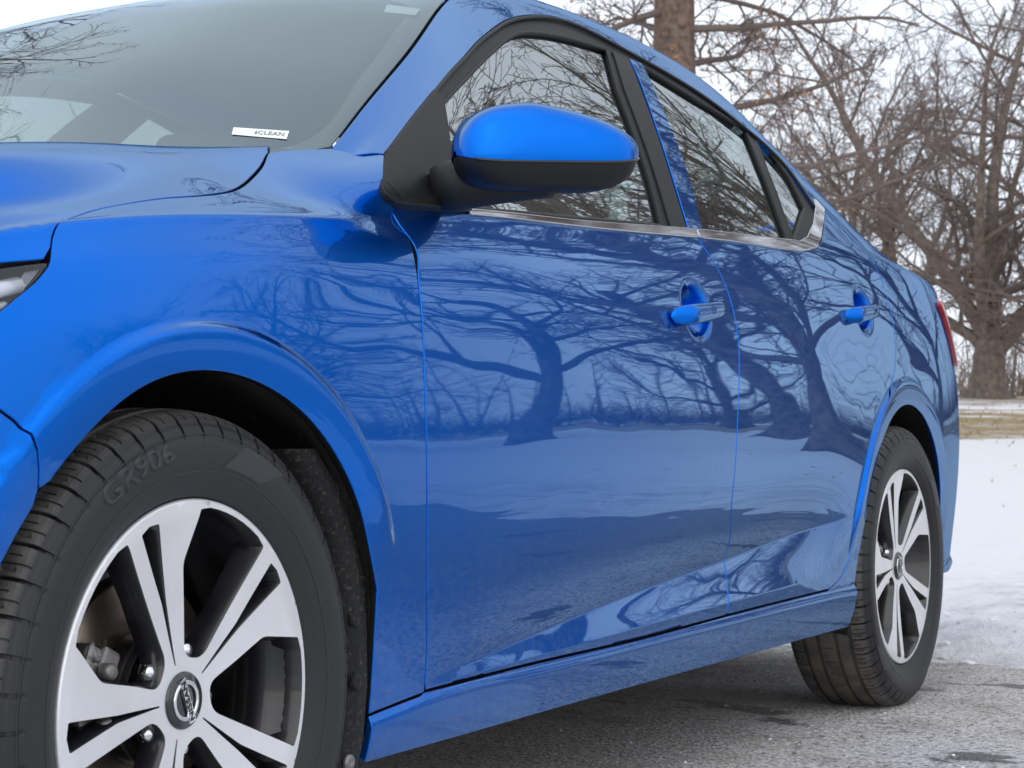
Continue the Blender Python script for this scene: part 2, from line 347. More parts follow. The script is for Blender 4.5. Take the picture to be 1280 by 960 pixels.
# ---- H: front wing, bumper corner, bonnet
UH = [-.9, -.7, -.5, -.35, -.2, -.05, .1, .25, .4, .55]
zs_h = curve(UH, [.66, .715, .765, .80, .832, .855, .872, .886, .898, .912])       # shoulder crease height
vs_h = curve(UH, [.55, .715, .795, .835, .858, .868, .871, .867, .858, .845])
zg_h = curve(UH, [.70, .765, .815, .842, .862, .892, .928, .960, .990, 1.004])
vg_h = curve(UH, [.46, .62, .72, .775, .808, .800, .770, .745, .765, .806])
zh_h = curve(UH, [.75, .84, .875, .908, .930, .952, .972, .990, 1.008, 1.024])
TH = PZ[:-1] + [.795, .845, .885, .93, .98, 1.05, 1.15, 1.35, 1.60]
def build_H():
    V, Z = [], []
    for u in UH:
        vm = vmax(u)[0]
        zs, vs, zg, vg, zh = [f(u)[0] for f in (zs_h, vs_h, zg_h, vg_h, zh_h)]
        v = [vm+a for a in PV[:-1]]; z = list(PZ[:-1])
        zk = .795 if u > -.15 else .795-(.832-zs)*.6
        if zs-.075 < zk: zk = zs-.075
        # between the flank and the shoulder crease
        v.append(vm-.0105); z.append(min(zk, zs-.07))
        v.append(vs*.42+(vm-.0105)*.58-.001); z.append(zs-.035)
        v.append(vs-.004); z.append(zs+.002)
        v.append(vg+.50*(vs-vg)+.020*float(sst((u-.28)/.16))); z.append(zs+.52*(zg-zs)-.002)
        v.append(vg); z.append(zg)
        ve, ze = vg*.945, zg+.74*(zh-zg)
        v.append(ve); z.append(ze)
        v.append(vg*.80); z.append(zg+.97*(zh-zg))
        v.append(vg*.40); z.append(zg+.99*(zh-zg))
        v.append(0.); z.append(zh)
        if z[8] > z[9]-.03: 
            for k in range(9): z[k] = .15+(z[k]-.15)*(z[9]-.035-.15)/(z[8]-.15)
        V.append(v); Z.append(z)
    # crisp shoulder crease on the wing: two extra rows hug it, fading out towards the door
    base = Loft(UH, TH, V, Z, None); us = np.array(UH); k = 1-sst((us-.22)/.30)
    out_t, V, Z = list(TH), np.array(V), np.array(Z)
    i = TH.index(.885)
    p0, p1, p2 = [np.stack([V[:, j], Z[:, j]], 1) for j in (i-1, i, i+1)]
    lo = base.p(us, us*0+.874)[:, [0, 2]]; hi = base.p(us, us*0+.897)[:, [0, 2]]
    lo2 = p1+(p0-p1)*.24; hi2 = p1+(p2-p1)*.24
    lo = lo+(lo2-lo)*k[:, None]; hi = hi+(hi2-hi)*k[:, None]
    V = np.insert(V, i, lo[:, 0], 1); Z = np.insert(Z, i, lo[:, 1], 1); V = np.insert(V, i+2, hi[:, 0], 1); Z = np.insert(Z, i+2, hi[:, 1], 1)
    out_t = TH[:i]+[.874, .885, .897]+TH[i+1:]
    return Loft(UH, out_t, V, Z, features)

LU = build_U(); LH = build_H()
# outlines on the body surface, (u, t) in metres
O = {
    'fd_gap': [(0.4888, 0.9761), (0.4865, 0.926), (0.5004, 0.8922), (0.489, 0.8459), (0.4823, 0.8136), (0.4801, 0.7744), (0.4752, 0.6972), (0.4759, 0.617), (0.485, 0.4986), (0.4943, 0.4386), (0.5181, 0.3158), (0.5211, 0.2725)],
    'mid_gap': [(1.5556, 0.9583), (1.5788, 0.932), (1.6013, 0.9086), (1.6241, 0.8652), (1.6308, 0.817), (1.6265, 0.7749), (1.6158, 0.7303), (1.5982, 0.6479), (1.5896, 0.5665), (1.5895, 0.4849), (1.6223, 0.4206), (1.6134, 0.2907)],
    'rd_gap': [(2.671, 0.9174), (2.6748, 0.8707), (2.6605, 0.8254), (2.6108, 0.7635), (2.5224, 0.6966), (2.4558, 0.6437), (2.3951, 0.5651), (2.3233, 0.4576), (2.2995, 0.3607), (2.2458, 0.3178), (2.1852, 0.2998)],
    'sill_gap': [(0.5209, 0.2736), (0.7983, 0.279), (1.1651, 0.2812), (1.6174, 0.2904), (1.9128, 0.2958), (2.1852, 0.2998)],
    'fs_gap': [(0.3824, 0.2582), (0.4496, 0.2647), (0.522, 0.2712)],
    'hood_gap': [(-0.2093, 0.8698), (-0.1972, 0.8826), (-0.1666, 0.9045), (-0.1178, 0.9239), (-0.0558, 0.9319), (0.008, 0.9335), (0.0721, 0.9302), (0.1293, 0.9302), (0.1761, 0.9335), (0.2225, 0.9421), (0.2743, 0.9571), (0.3139, 0.9732), (0.3453, 0.9931)],
    'wing_top': [(0.4919, 0.9023), (0.4688, 0.9116), (0.4661, 0.9271), (0.4972, 0.949), (0.5399, 0.9767)],
    'hood_vert': [(-0.2243, 0.8465), (-0.2171, 0.8586), (-0.2093, 0.8698)],
    'bump_seam': [(-0.3126, 0.6642), (-0.2797, 0.6371), (-0.2291, 0.6055)],
    'lamp': [(-0.2234, 0.8507), (-0.2303, 0.8402), (-0.2512, 0.8259), (-0.2809, 0.8102), (-0.3036, 0.7956)],
    'win1': [(0.7943, 1.2322), (0.8641, 1.2437), (0.9385, 1.2524), (1.0286, 1.2673), (1.1213, 1.2861), (1.1781, 1.2999), (1.2292, 1.3094), (1.2806, 1.3143), (1.3425, 1.317), (1.4152, 1.3199), (1.4956, 1.3223), (1.59, 1.3225), (1.6462, 1.3226), (1.5529, 1.2165), (1.5043, 1.1293), (1.4654, 1.0487), (1.4227, 0.9732), (1.0055, 0.9735), (0.8018, 0.9758), (0.6792, 0.9792), (0.7429, 1.1477)],
    'win2': [(1.8099, 1.3126), (1.699, 1.1575), (1.644, 1.0382), (1.6029, 0.9716), (1.8097, 0.9704), (2.0734, 0.9694), (2.1204, 1.0534), (2.1805, 1.1417), (2.2745, 1.2474), (2.1599, 1.2604), (2.0397, 1.2717), (1.9188, 1.2922)],
    'win3': [(2.3212, 1.2424), (2.3655, 1.2209), (2.3879, 1.1871), (2.383, 1.1441), (2.3589, 1.1038), (2.3396, 1.0641), (2.2275, 1.0163), (2.1063, 0.9675), (2.1472, 1.0384), (2.2094, 1.1296)],
    'frame_out': [(0.5372, 1.1924), (0.6629, 1.2415), (0.7996, 1.2735), (0.8812, 1.2854), (0.9623, 1.2933), (1.0364, 1.3053), (1.1071, 1.3158), (1.1787, 1.3277), (1.2468, 1.3375), (1.3099, 1.3445), (1.3721, 1.3509), (1.4325, 1.3559), (1.4897, 1.3586), (1.6129, 1.3532), (1.7128, 1.3418), (1.8144, 1.3303), (1.9883, 1.31), (2.138, 1.2827), (2.2631, 1.2464), (2.3572, 1.2162), (2.4033, 1.1696), (2.4071, 1.1125), (2.4143, 1.0754)],
    'bp_rear': [(1.7373, 1.3144), (1.7117, 1.2688), (1.632, 1.1571), (1.5698, 1.055), (1.5306, 0.9718)],
    'blue_rear': [(1.7956, 1.3137), (1.7253, 1.1891), (1.6588, 1.0665), (1.5953, 0.9687)],
    'wsh': [(0.4577, 1.3701), (0.5764, 1.3692), (0.7641, 1.3697), (0.9003, 1.3744), (1.0636, 1.3917)],
    'chr_top': [(0.6961, 0.9677), (0.9972, 0.9636), (1.3098, 0.9655), (1.5593, 0.9675), (1.8037, 0.9661), (2.1092, 0.9661)],
    'chr_bot': [(0.6997, 0.9605), (0.9923, 0.9579), (1.3011, 0.9576), (1.5477, 0.9581), (1.7905, 0.9562), (2.1711, 0.9549), (2.2251, 0.9609), (2.2927, 0.9848), (2.4759, 1.0718)],
    'sail_bot': [(0.5372, 1.1924), (0.4959, 1.1374), (0.4633, 1.0758), (0.4609, 1.0147), (0.4891, 0.9798), (0.572, 0.9661), (0.6725, 0.9628)],
    'tail': [(3.3317, 0.9133), (3.4514, 0.925), (3.43, 0.9361)],
}
# ---------------------------------------------------------------- ground: asphalt, snowy lawn rising to a wood
E0 = np.array([.82, 3.62]); EL = np.array([.8845, .4666]); EN = np.array([-.4666, .8845])     # edge of the asphalt
hs_ = curve([-60, -1, 0, .35, 2, 5, 9, 14, 20, 26, 31, 36, 45, 70, 140], [-.03, -.03, -.012, .035, .06, .085, .15, .33, .66, 1.02, 1.32, 1.55, 1.63, 1.7, 1.7])
_rg = np.random.RandomState(5)
_W = [(_rg.uniform(.6, 1)*k, _rg.uniform(0, 6.28), _rg.uniform(0, 6.28)) for k in (1.1, 1.7, 2.6, 4.1, 6.3, 9.5, 14., 21.)]
def lumps(x, y):
    z = 0
    for i, (k, a, p) in enumerate(_W): z = z+np.sin(k*(x*math.cos(a)+y*math.sin(a))+p+1.3*np.sin(.7*k*(y*math.cos(a*1.7)-x*math.sin(a))+p))/(1+.9*i)
    return z/2.0
def terrain_z(x, y):
    l = (x-E0[0])*EL[0]+(y-E0[1])*EL[1]; s = (x-E0[0])*EN[0]+(y-E0[1])*EN[1]
    s2 = s+.16*lumps(l*.9, l*.13)+.05*np.sin(l*5.1+1)+.03*np.sin(l*13)
    z = hs_(s2.ravel()).reshape(s2.shape)
    near = np.clip((s2+.05)/.25, 0, 1)*np.exp(-np.clip(s2-.8, 0, None)/2.2)
    far = np.clip(s2/3, 0, 1)
    return z+.10*near*lumps(x*2.2, y*2.2)+.012*far*lumps(x*.8, y*.8)
def gz(x, y): return float(terrain_z(np.array([[x]]), np.array([[y]]))[0, 0])
def graded(segs):
    out = []
    for a, b, n in segs: out += list(np.linspace(a, b, n, endpoint=False))
    return np.array(out+[segs[-1][1]])
l_ = graded([(-120, -20, 26), (-20, -4, 40), (-4, -1, 30), (-1, 4.5, 160), (4.5, 16, 90), (16, 40, 50), (40, 150, 30)])
s_ = graded([(-70, -4, 10), (-4, -.4, 8), (-.4, 2.6, 90), (2.6, 8, 54), (8, 40, 80), (40, 150, 26)])
Lg, Sg = np.meshgrid(l_, s_, indexing='ij'); X = E0[0]+Lg*EL[0]+Sg*EN[0]; Y = E0[1]+Lg*EL[1]+Sg*EN[1]; Zg = terrain_z(X, Y)
nl, ns_ = Lg.shape
V = np.stack([X.ravel(), Y.ravel(), Zg.ravel()], 1)
F = [(i*ns_+j, (i+1)*ns_+j, (i+1)*ns_+j+1, i*ns_+j+1) for i in range(nl-1) for j in range(ns_-1)]

def N(nt, t, **k):
    n = nt.nodes.new(t)
    for a, b in k.items():
        if a.startswith('i_'): n.inputs[int(a[2:])].default_value = b
        else: setattr(n, a, b)
    return n
def noise(nt, vec, scale, detail=5, rough=.55):
    n = N(nt, 'ShaderNodeTexNoise'); n.inputs['Scale'].default_value = scale; n.inputs['Detail'].default_value = detail; n.inputs['Roughness'].default_value = rough
    nt.links.new(vec, n.inputs['Vector']); return n.outputs['Fac']
def ramp(nt, val, stops, interp='LINEAR'):
    r = N(nt, 'ShaderNodeValToRGB'); cr_ = r.color_ramp; cr_.interpolation = interp
    while len(cr_.elements) < len(stops): cr_.elements.new(.5)
    for e, (p, c) in zip(cr_.elements, stops): e.position = p; e.color = (*c, 1) if hasattr(c, '__len__') else (c, c, c, 1)
    nt.links.new(val, r.inputs['Fac']); return r.outputs['Color']
def math_(nt, op, a, b=None, clamp=False):
    m = N(nt, 'ShaderNodeMath', operation=op, use_clamp=clamp)
    for i, q in enumerate((a, b)):
        if q is None: continue
        if isinstance(q, (int, float)): m.inputs[i].default_value = q
        else: nt.links.new(q, m.inputs[i])
    return m.outputs[0]
def mixc(nt, f, a, b):
    m = N(nt, 'ShaderNodeMixRGB')
    for i, q in enumerate((f, a, b)):
        if isinstance(q, tuple): m.inputs[i].default_value = (*q, 1)
        elif isinstance(q, (int, float)): m.inputs[i].default_value = q
        else: nt.links.new(q, m.inputs[i])
    return m.outputs[0]
def edge_distance(nt, pos):
    d = N(nt, 'ShaderNodeVectorMath', operation='DOT_PRODUCT'); nt.links.new(pos, d.inputs[0]); d.inputs[1].default_value = (EN[0], EN[1], 0)
    return math_(nt, 'SUBTRACT', d.outputs['Value'], float(E0 @ EN))

def lawn_material():
    m, nt, b = nodes('snowy_lawn'); g = N(nt, 'ShaderNodeNewGeometry'); pos = g.outputs['Position']
    s = edge_distance(nt, pos)
    mp = N(nt, 'ShaderNodeMapping'); mp.inputs['Rotation'].default_value = (0, 0, -.4855); mp.inputs['Scale'].default_value = (.55, 1, 1); nt.links.new(pos, mp.inputs['Vector'])
    n1 = noise(nt, mp.outputs[0], .9, 9, .7); n2 = noise(nt, pos, 7., 6, .7); n3 = noise(nt, mp.outputs[0], 2.2, 8, .7)
    # how much of the lawn shows through the snow, by distance from the road edge
    s01 = math_(nt, 'DIVIDE', s, 60.0, True)
    cov = ramp(nt, s01, [(0, .0), (.05, .10), (.26, .12), (.315, .30), (.345, .58), (.435, .60), (.47, .36), (.54, .47), (.60, .50), (.68, .95), (1, 1.0)])
    mixn = math_(nt, 'ADD', math_(nt, 'MULTIPLY', n1, 1.1), math_(nt, 'ADD', math_(nt, 'MULTIPLY', n3, .60), math_(nt, 'MULTIPLY', n2, .35)))
    gr = math_(nt, 'MULTIPLY', math_(nt, 'SUBTRACT', math_(nt, 'ADD', cov, mixn), 1.40), 6.0, True)
    grass = mixc(nt, n2, (.20, .14, .065), (.54, .41, .21))
    dirt = math_(nt, 'MULTIPLY', ramp(nt, math_(nt, 'DIVIDE', s, 4.0, True), [(0, .55), (.05, .35), (.25, .60), (.5, .36), (.7, .12), (1, .02)]), ramp(nt, noise(nt, mp.outputs[0], 4.5, 9, .74), [(.46, 0), (.60, 1)]))
    speck = ramp(nt, noise(nt, pos, 26, 4, .6), [(.62, 0), (.69, 1)])
    snow = mixc(nt, n2, (.90, .91, .94), (.96, .96, .97))
    snow = mixc(nt, math_(nt, 'MULTIPLY', dirt, .85), snow, (.40, .375, .355))
    snow = mixc(nt, math_(nt, 'MULTIPLY', speck, math_(nt, 'ADD', math_(nt, 'MULTIPLY', dirt, .9), .08)), snow, (.16, .13, .10))
    nt.links.new(mixc(nt, gr, snow, grass), b.inputs['Base Color'])
    b.inputs['Roughness'].default_value = .75; b.inputs['Subsurface Weight'].default_value = .0
    bp = N(nt, 'ShaderNodeBump'); bp.inputs['Strength'].default_value = 1.0; bp.inputs['Distance'].default_value = .055
    nt.links.new(math_(nt, 'ADD', noise(nt, pos, 9, 8, .7), math_(nt, 'MULTIPLY', gr, .3)), bp.inputs['Height']); nt.links.new(bp.outputs[0], b.inputs['Normal'])
    return m
LAWN = lawn_material()
tag(link('snowy_ground', mesh_of('snowy_ground', V, F, [LAWN], True)), kind='structure')

def asphalt_material():
    m, nt, b = nodes('salted_asphalt'); g = N(nt, 'ShaderNodeNewGeometry'); pos = g.outputs['Position']
    vo = N(nt, 'ShaderNodeTexVoronoi'); vo.inputs['Scale'].default_value = 115; nt.links.new(pos, vo.inputs['Vector'])
    vr = N(nt, 'ShaderNodeTexVoronoi'); vr.inputs['Scale'].default_value = 60; nt.links.new(pos, vr.inputs['Vector'])
    stone = mixc(nt, vo.outputs['Color'], (.25, .230, .215), (.90, .85, .81))
    fine = noise(nt, pos, 300, 3, .6); big = noise(nt, pos, .9, 6, .6); mid = noise(nt, pos, 6, 7, .7)
    pits = ramp(nt, noise(nt, pos, 62, 4, .65), [(.33, 1), (.45, 0)])
    c = mixc(nt, ramp(nt, mid, [(.3, .15), (.7, .75)]), stone, (.60, .58, .57))                 # salt film
    c = mixc(nt, math_(nt, 'MULTIPLY', pits, .75), c, (.05, .046, .044))
    s = edge_distance(nt, pos)
    mpd = N(nt, 'ShaderNodeMapping'); mpd.inputs['Rotation'].default_value = (0, 0, -.4855); mpd.inputs['Scale'].default_value = (.9, 1.5, 1); nt.links.new(pos, mpd.inputs['Vector'])
    damp_and_dark = math_(nt, 'MULTIPLY', ramp(nt, noise(nt, mpd.outputs[0], 1.5, 6, .6), [(.615, 0), (.64, 1)]), ramp(nt, math_(nt, 'ADD', math_(nt, 'DIVIDE', s, 6.0), 1.0, True), [(.0, .3), (.35, 1), (1, .9)]))
    # the lane beside the car, beyond the right of the view, is darkened for the door's reflection; a ragged rim along the snow is wet
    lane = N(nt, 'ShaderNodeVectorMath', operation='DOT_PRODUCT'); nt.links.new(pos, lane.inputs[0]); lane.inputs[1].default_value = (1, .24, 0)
    lane_dark = ramp(nt, math_(nt, 'ADD', math_(nt, 'MULTIPLY', math_(nt, 'SUBTRACT', lane.outputs['Value'], 2.0), .8), math_(nt, 'MULTIPLY', math_(nt, 'SUBTRACT', big, .5), .7)), [(.0, 0), (.35, .85)])
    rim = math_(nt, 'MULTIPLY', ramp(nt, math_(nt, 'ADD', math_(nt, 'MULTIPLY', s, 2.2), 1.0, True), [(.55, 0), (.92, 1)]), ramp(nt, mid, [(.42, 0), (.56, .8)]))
    damp_and_dark = math_(nt, 'MAXIMUM', damp_and_dark, math_(nt, 'MAXIMUM', math_(nt, 'MULTIPLY', lane_dark, .8), math_(nt, 'MULTIPLY', rim, .7)))
    c = mixc(nt, math_(nt, 'MULTIPLY', damp_and_dark, .88), c, (.020, .020, .022))
    frost = ramp(nt, math_(nt, 'ADD', noise(nt, pos, 46, 5, .8), math_(nt, 'MULTIPLY', big, .22)), [(.715, 0), (.76, 1)])
    c = mixc(nt, math_(nt, 'MULTIPLY', frost, .8), c, (.72, .72, .72))
    brown = ramp(nt, noise(nt, pos, 2.6, 6, .7), [(.52, 0), (.68, .55)])
    c = mixc(nt, brown, c, (.20, .155, .115))
    nt.links.new(c, b.inputs['Base Color'])
    b.inputs['Roughness'].default_value = .85; nt.links.new(ramp(nt, damp_and_dark, [(0, .85), (1, .42)]), b.inputs['Roughness'])
    bp = N(nt, 'ShaderNodeBump'); bp.inputs['Strength'].default_value = .9; bp.inputs['Distance'].default_value = .006
    h = math_(nt, 'SUBTRACT', math_(nt, 'ADD', vo.outputs['Distance'], math_(nt, 'MULTIPLY', fine, .5)), math_(nt, 'MULTIPLY', pits, 1.2))
    nt.links.new(h, bp.inputs['Height']); nt.links.new(bp.outputs[0], b.inputs['Normal'])
    return m
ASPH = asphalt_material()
q = lambda l, s: (E0[0]+l*EL[0]+s*EN[0], E0[1]+l*EL[1]+s*EN[1], 0.)
ls = np.linspace(-110, 140, 60); ss = [-60, -20, -6, -2, .5]
V = [q(l, s) for l in ls for s in ss]; F = [(i*5+j, (i+1)*5+j, (i+1)*5+j+1, i*5+j+1) for i in range(59) for j in range(4)]
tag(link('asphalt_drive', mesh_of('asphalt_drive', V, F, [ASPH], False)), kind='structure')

# loose grit and ice crumbs on the asphalt
rg = random.Random(11); mb = MB(); mb2 = 0
ico = bmesh.new(); bmesh.ops.create_icosphere(ico, subdivisions=1, radius=1); iv = [v.co.copy() for v in ico.verts]; ico.verts.index_update(); iff = [[v.index for v in f.verts] for f in ico.faces]; ico.free()
def crumbs(name, n, mat, rmin, rmax, area_):
    mb = MB()
    for _ in range(n):
        l, s = area_(); x, y, _z = q(l, s); r = rmin*(rmax/rmin)**(rg.random()**2.5); a = rg.random()*6.28
        V = []
        for v in iv:
            k = r*(.65+.5*rg.random()); V.append((x+k*(v.x*math.cos(a)-v.y*math.sin(a))*1.2, y+k*(v.x*math.sin(a)+v.y*math.cos(a)), .35*r+k*v.z*.7))
        mb.add(V, iff, 0, False)
    return tag(mb.build(name, mat), kind='stuff')
near = lambda: (rg.uniform(-1.2, 4.0), -rg.random()**1.3*3.2)
crumbs('grit', 1300, pbr('grit_stone', (.30, .28, .26), .8, var=.5, vscale=30), .0015, .007, near)
crumbs('ice_crumbs', 420, pbr('ice_crumb', (.86, .88, .90), .35), .0012, .005, near)
edge_ = lambda: (rg.uniform(-1.5, 6.0), rg.gauss(.02, .10))
def lump_stuff():
    mb = MB()
    for _ in range(520):
        l, s = rg.uniform(-1.5, 6), abs(rg.gauss(.12, .55)); x, y, _z = q(l, s); r = .004+.018*rg.random()**4; z = gz(x, y)
        V = [(x+v.x*r*(.6+.6*rg.random())*1.3, y+v.y*r*(.6+.6*rg.random()), z+r*.15+v.z*r*.55) for v in iv]; mb.add(V, iff, 0, False)
    return tag(mb.build('snow_crumbs', pbr('old_snow', (.74, .74, .76), .7, var=.25, vscale=25)), kind='stuff')
lump_stuff()
# dry grass tufts standing out of the thin snow
def tufts():
    mb = MB(); rg = random.Random(4)
    for _ in range(5200):
        s = rg.choice([rg.uniform(18.5, 28), rg.uniform(18.5, 37), rg.uniform(1.2, 20) if rg.random() < .16 else rg.uniform(20, 27)]); l = rg.uniform(-16, 26); x, y, _z = q(l, s); z = gz(x, y)
        for k in range(3):
            a = rg.random()*6.28; h = rg.uniform(.02, .075)*(1 if s > 16 else .6); w = .004+.006*rg.random(); dx, dy = math.cos(a)*h*.9, math.sin(a)*h*.9
            mb.add([(x-math.sin(a)*w, y+math.cos(a)*w, z-.01), (x+math.sin(a)*w, y-math.cos(a)*w, z-.01), (x+dx, y+dy, z+h)], [(0, 1, 2)], 0, False)
    return tag(mb.build('dry_grass', pbr('dry_grass_blades', (.30, .22, .11), .8, var=.35, vscale=.6)), kind='stuff')
tufts()

# ---------------------------------------------------------------- trees
BARK = pbr('grey_brown_bark', (.185, .150, .125), .9, var=.45, vscale=9, bump=1.0, bscale=26)
TWIG = pbr('brown_twigs', (.165, .130, .115), .9)
BARK2 = pbr('red_brown_bark', (.165, .115, .088), .9, var=.5, vscale=11, bump=1.0, bscale=26)
LEAF = pbr('withered_oak_leaves', (.40, .20, .085), .8, var=.4, vscale=2)
def frame_of(t):
    u = t.orthogonal().normalized(); return u, t.cross(u)
class TreeGen:
    def __init__(s, seed): s.r = random.Random(seed); s.tr, s.cr, s.lf = MB(), MB(), []; s.count = 0
    def limb(s, p, d, L, r0, r1, wander, trop, nseg, sides, mb):
        P, R = [p.copy()], [r0]; q = p.copy(); d = d.copy()
        for i in range(nseg):
            d = (d+Vector((s.r.gauss(0, wander), s.r.gauss(0, wander), s.r.gauss(0, wander)+trop))).normalized()
            q = q+d*(L/nseg); P.append(q.copy()); R.append(r0+(r1-r0)*((i+1)/nseg)**.85)
        s.tubes(mb, P, R, sides); return P, R
    def tubes(s, mb, P, R, n):
        V, F = [], []; up = None; k = len(P)
        for i in range(k):
            t = (P[min(i+1, k-1)]-P[max(i-1, 0)]).normalized()
            if up is None: up = t.orthogonal().normalized()
            up = up-t*up.dot(t); up = up.normalized() if up.length > 1e-6 else t.orthogonal().normalized(); w = t.cross(up)
            for j in range(n):
                a = 6.28319*j/n; V.append(P[i]+(up*math.cos(a)+w*math.sin(a))*R[i])
        for i in range(k-1):
            for j in range(n): F.append((i*n+j, i*n+(j+1) % n, (i+1)*n+(j+1) % n, (i+1)*n+j))
        b = len(mb.V); mb.V += [tuple(v) for v in V]; mb.F += [tuple(b+i for i in f) for f in F]; mb.M += [0]*len(F); mb.S += [n > 3]*len(F)
    def branch(s, p, d, L, r, lev, spec):
        sp = spec[min(lev, len(spec)-1)]
        r1 = max(r*sp.get('taper', .35), sp.get('rmin', .004))
        P, R = s.limb(p, d, L, r, r1, sp['wander'], sp['trop'], sp['seg'], sp['sides'], s.tr if lev == 0 else s.cr)
        if lev+1 >= len(spec): 
            s.lf.append((P[-1], d)); return
        nx = spec[lev+1]; n = max(1, int(round(sp['kids']*s.r.uniform(.8, 1.2))))
        a0 = s.r.random()*6.28
        for i in range(n):
            f = sp['from']+(1-sp['from'])*((i+s.r.random()*.8)/n); f = min(f, .995); x = f*(len(P)-1); k = min(int(x), len(P)-2); q = P[k].lerp(P[k+1], x-k); rr = R[k]+(R[k+1]-R[k])*(x-k)
            t = (P[k+1]-P[k]).normalized(); u, w = frame_of(t); a = a0+i*2.4+s.r.gauss(0, .35)
            an = math.radians(s.r.uniform(*sp['angle'])); o = (u*math.cos(a)+w*math.sin(a))
            if lev == 0 and 'droop' in sp:
                an = math.radians(sp['droop'][0]+(sp['droop'][1]-sp['droop'][0])*f+s.r.gauss(0, 7)); o = Vector((math.cos(a), math.sin(a), 0))
            dd = (t*math.cos(an)+o*math.sin(an)).normalized()
            LL = L*sp['ratio']*s.r.uniform(.65, 1.15)*(1-sp.get('short', .45)*f)
            if 'fixedL' in sp: LL = sp['fixedL']*s.r.uniform(.7, 1.15)*(1-sp.get('short', .45)*f)
            s.branch(q, dd, LL, max(nx.get('rmin', .004), min(rr*sp['rk'], nx.get('rmax', 9))), lev+1, spec)
twig = dict(wander=.24, trop=.02, seg=3, sides=3, rmin=.0045, taper=.5)
SPREAD = [dict(wander=.06, trop=.03, seg=8, sides=12, kids=11, angle=(38, 70), ratio=.98, rk=.62, taper=.42, short=.30, **{'from': .34}),
          dict(wander=.13, trop=.025, seg=9, sides=7, kids=8, angle=(30, 58), ratio=.55, rk=.58, taper=.22, rmin=.012, short=.45, **{'from': .22}),
          dict(wander=.18, trop=.02, seg=6, sides=5, kids=7, angle=(28, 60), ratio=.50, rk=.55, taper=.25, rmin=.008, short=.4, **{'from': .15}),
          dict(wander=.22, trop=.015, seg=4, sides=3, kids=5, angle=(28, 62), ratio=.55, rk=.6, taper=.4, rmin=.006, short=.35, **{'from': .12}), twig]
PIN = [dict(wander=.015, trop=.05, seg=12, sides=14, kids=60, angle=(60, 90), ratio=.30, rk=.21, taper=.22, short=.55, droop=(108, 45), **{'from': .16}),
       dict(wander=.10, trop=.0, seg=8, sides=6, kids=11, angle=(35, 62), ratio=.42, rk=.5, taper=.25, rmin=.010, short=.5, **{'from': .15}),
       dict(wander=.18, trop=.01, seg=5, sides=4, kids=7, angle=(30, 62), ratio=.5, rk=.55, taper=.3, rmin=.007, short=.4, **{'from': .12}), 
       dict(wander=.22, trop=.01, seg=3, sides=3, kids=4, angle=(30, 60), ratio=.55, rk=.6, taper=.5, rmin=.005, short=.3, **{'from': .2}), twig]
SMALL = [dict(wander=.06, trop=.05, seg=6, sides=8, kids=12, angle=(25, 55), ratio=.75, rk=.6, taper=.4, short=.3, **{'from': .12}),
         dict(wander=.12, trop=.05, seg=6, sides=5, kids=9, angle=(25, 50), ratio=.5, rk=.5, taper=.25, rmin=.010, short=.4, **{'from': .15}),
         dict(wander=.16, trop=.03, seg=4, sides=3, kids=8, angle=(25, 55), ratio=.5, rk=.6, taper=.4, rmin=.006, short=.35, **{'from': .1}),
         dict(wander=.2, trop=.02, seg=3, sides=3, kids=5, angle=(25, 55), ratio=.55, rk=.6, taper=.5, rmin=.005, **{'from': .1}), twig]
def flare_base(mb, r):
    V, F = [], []; n = 14; rr = random.Random(2); ph = [rr.random()*6.28 for _ in range(4)]
    for z, k in ((-.3, 2.0), (.0, 1.62), (.18, 1.30), (.45, 1.10), (.9, .99)):
        for j in range(n):
            a = 6.28319*j/n; w = 1+(k-1)*.35*math.sin(3*a+ph[0])+(k-1)*.25*math.sin(5*a+ph[1]); V.append((r*k*w*math.cos(a), r*k*w*math.sin(a), z))
    for i in range(4):
        for j in range(n): F.append((i*n+j, i*n+(j+1) % n, (i+1)*n+(j+1) % n, (i+1)*n+j))
    mb.add(V, F)
def tree_kind(seed, spec, L, r, leaves=0, lean=(0, 0)):
    g = TreeGen(seed); flare_base(g.tr, r); g.branch(Vector((0, 0, -.1)), Vector((lean[0], lean[1], 1)).normalized(), L, r, 0, spec)
    tr = g.tr.mesh('trunk', BARK2 if leaves else BARK); cr_ = g.cr.mesh('crown', TWIG); lf = None
    if leaves:
        mb = MB(); rr = random.Random(seed+1); pts = sorted(g.lf, key=lambda t: math.hypot(t[0].x, t[0].y)+rr.random()*4.0)[:leaves*2]; rr.shuffle(pts)
        for p, d in pts[:leaves]:
            c = p+Vector((rr.gauss(0, .05), rr.gauss(0, .05), rr.gauss(-.06, .05))); u = Vector((rr.gauss(0, 1), rr.gauss(0, 1), rr.gauss(0, 1))).normalized(); w = u.orthogonal().normalized(); h = rr.uniform(.03, .06)
            mb.add([c-u*h, c+w*h*.45, c+u*h, c-w*h*.45], [(0, 1, 2), (0, 2, 3)], 0, False)
        lf = mb.mesh('leaves', LEAF)
    return tr, cr_, lf
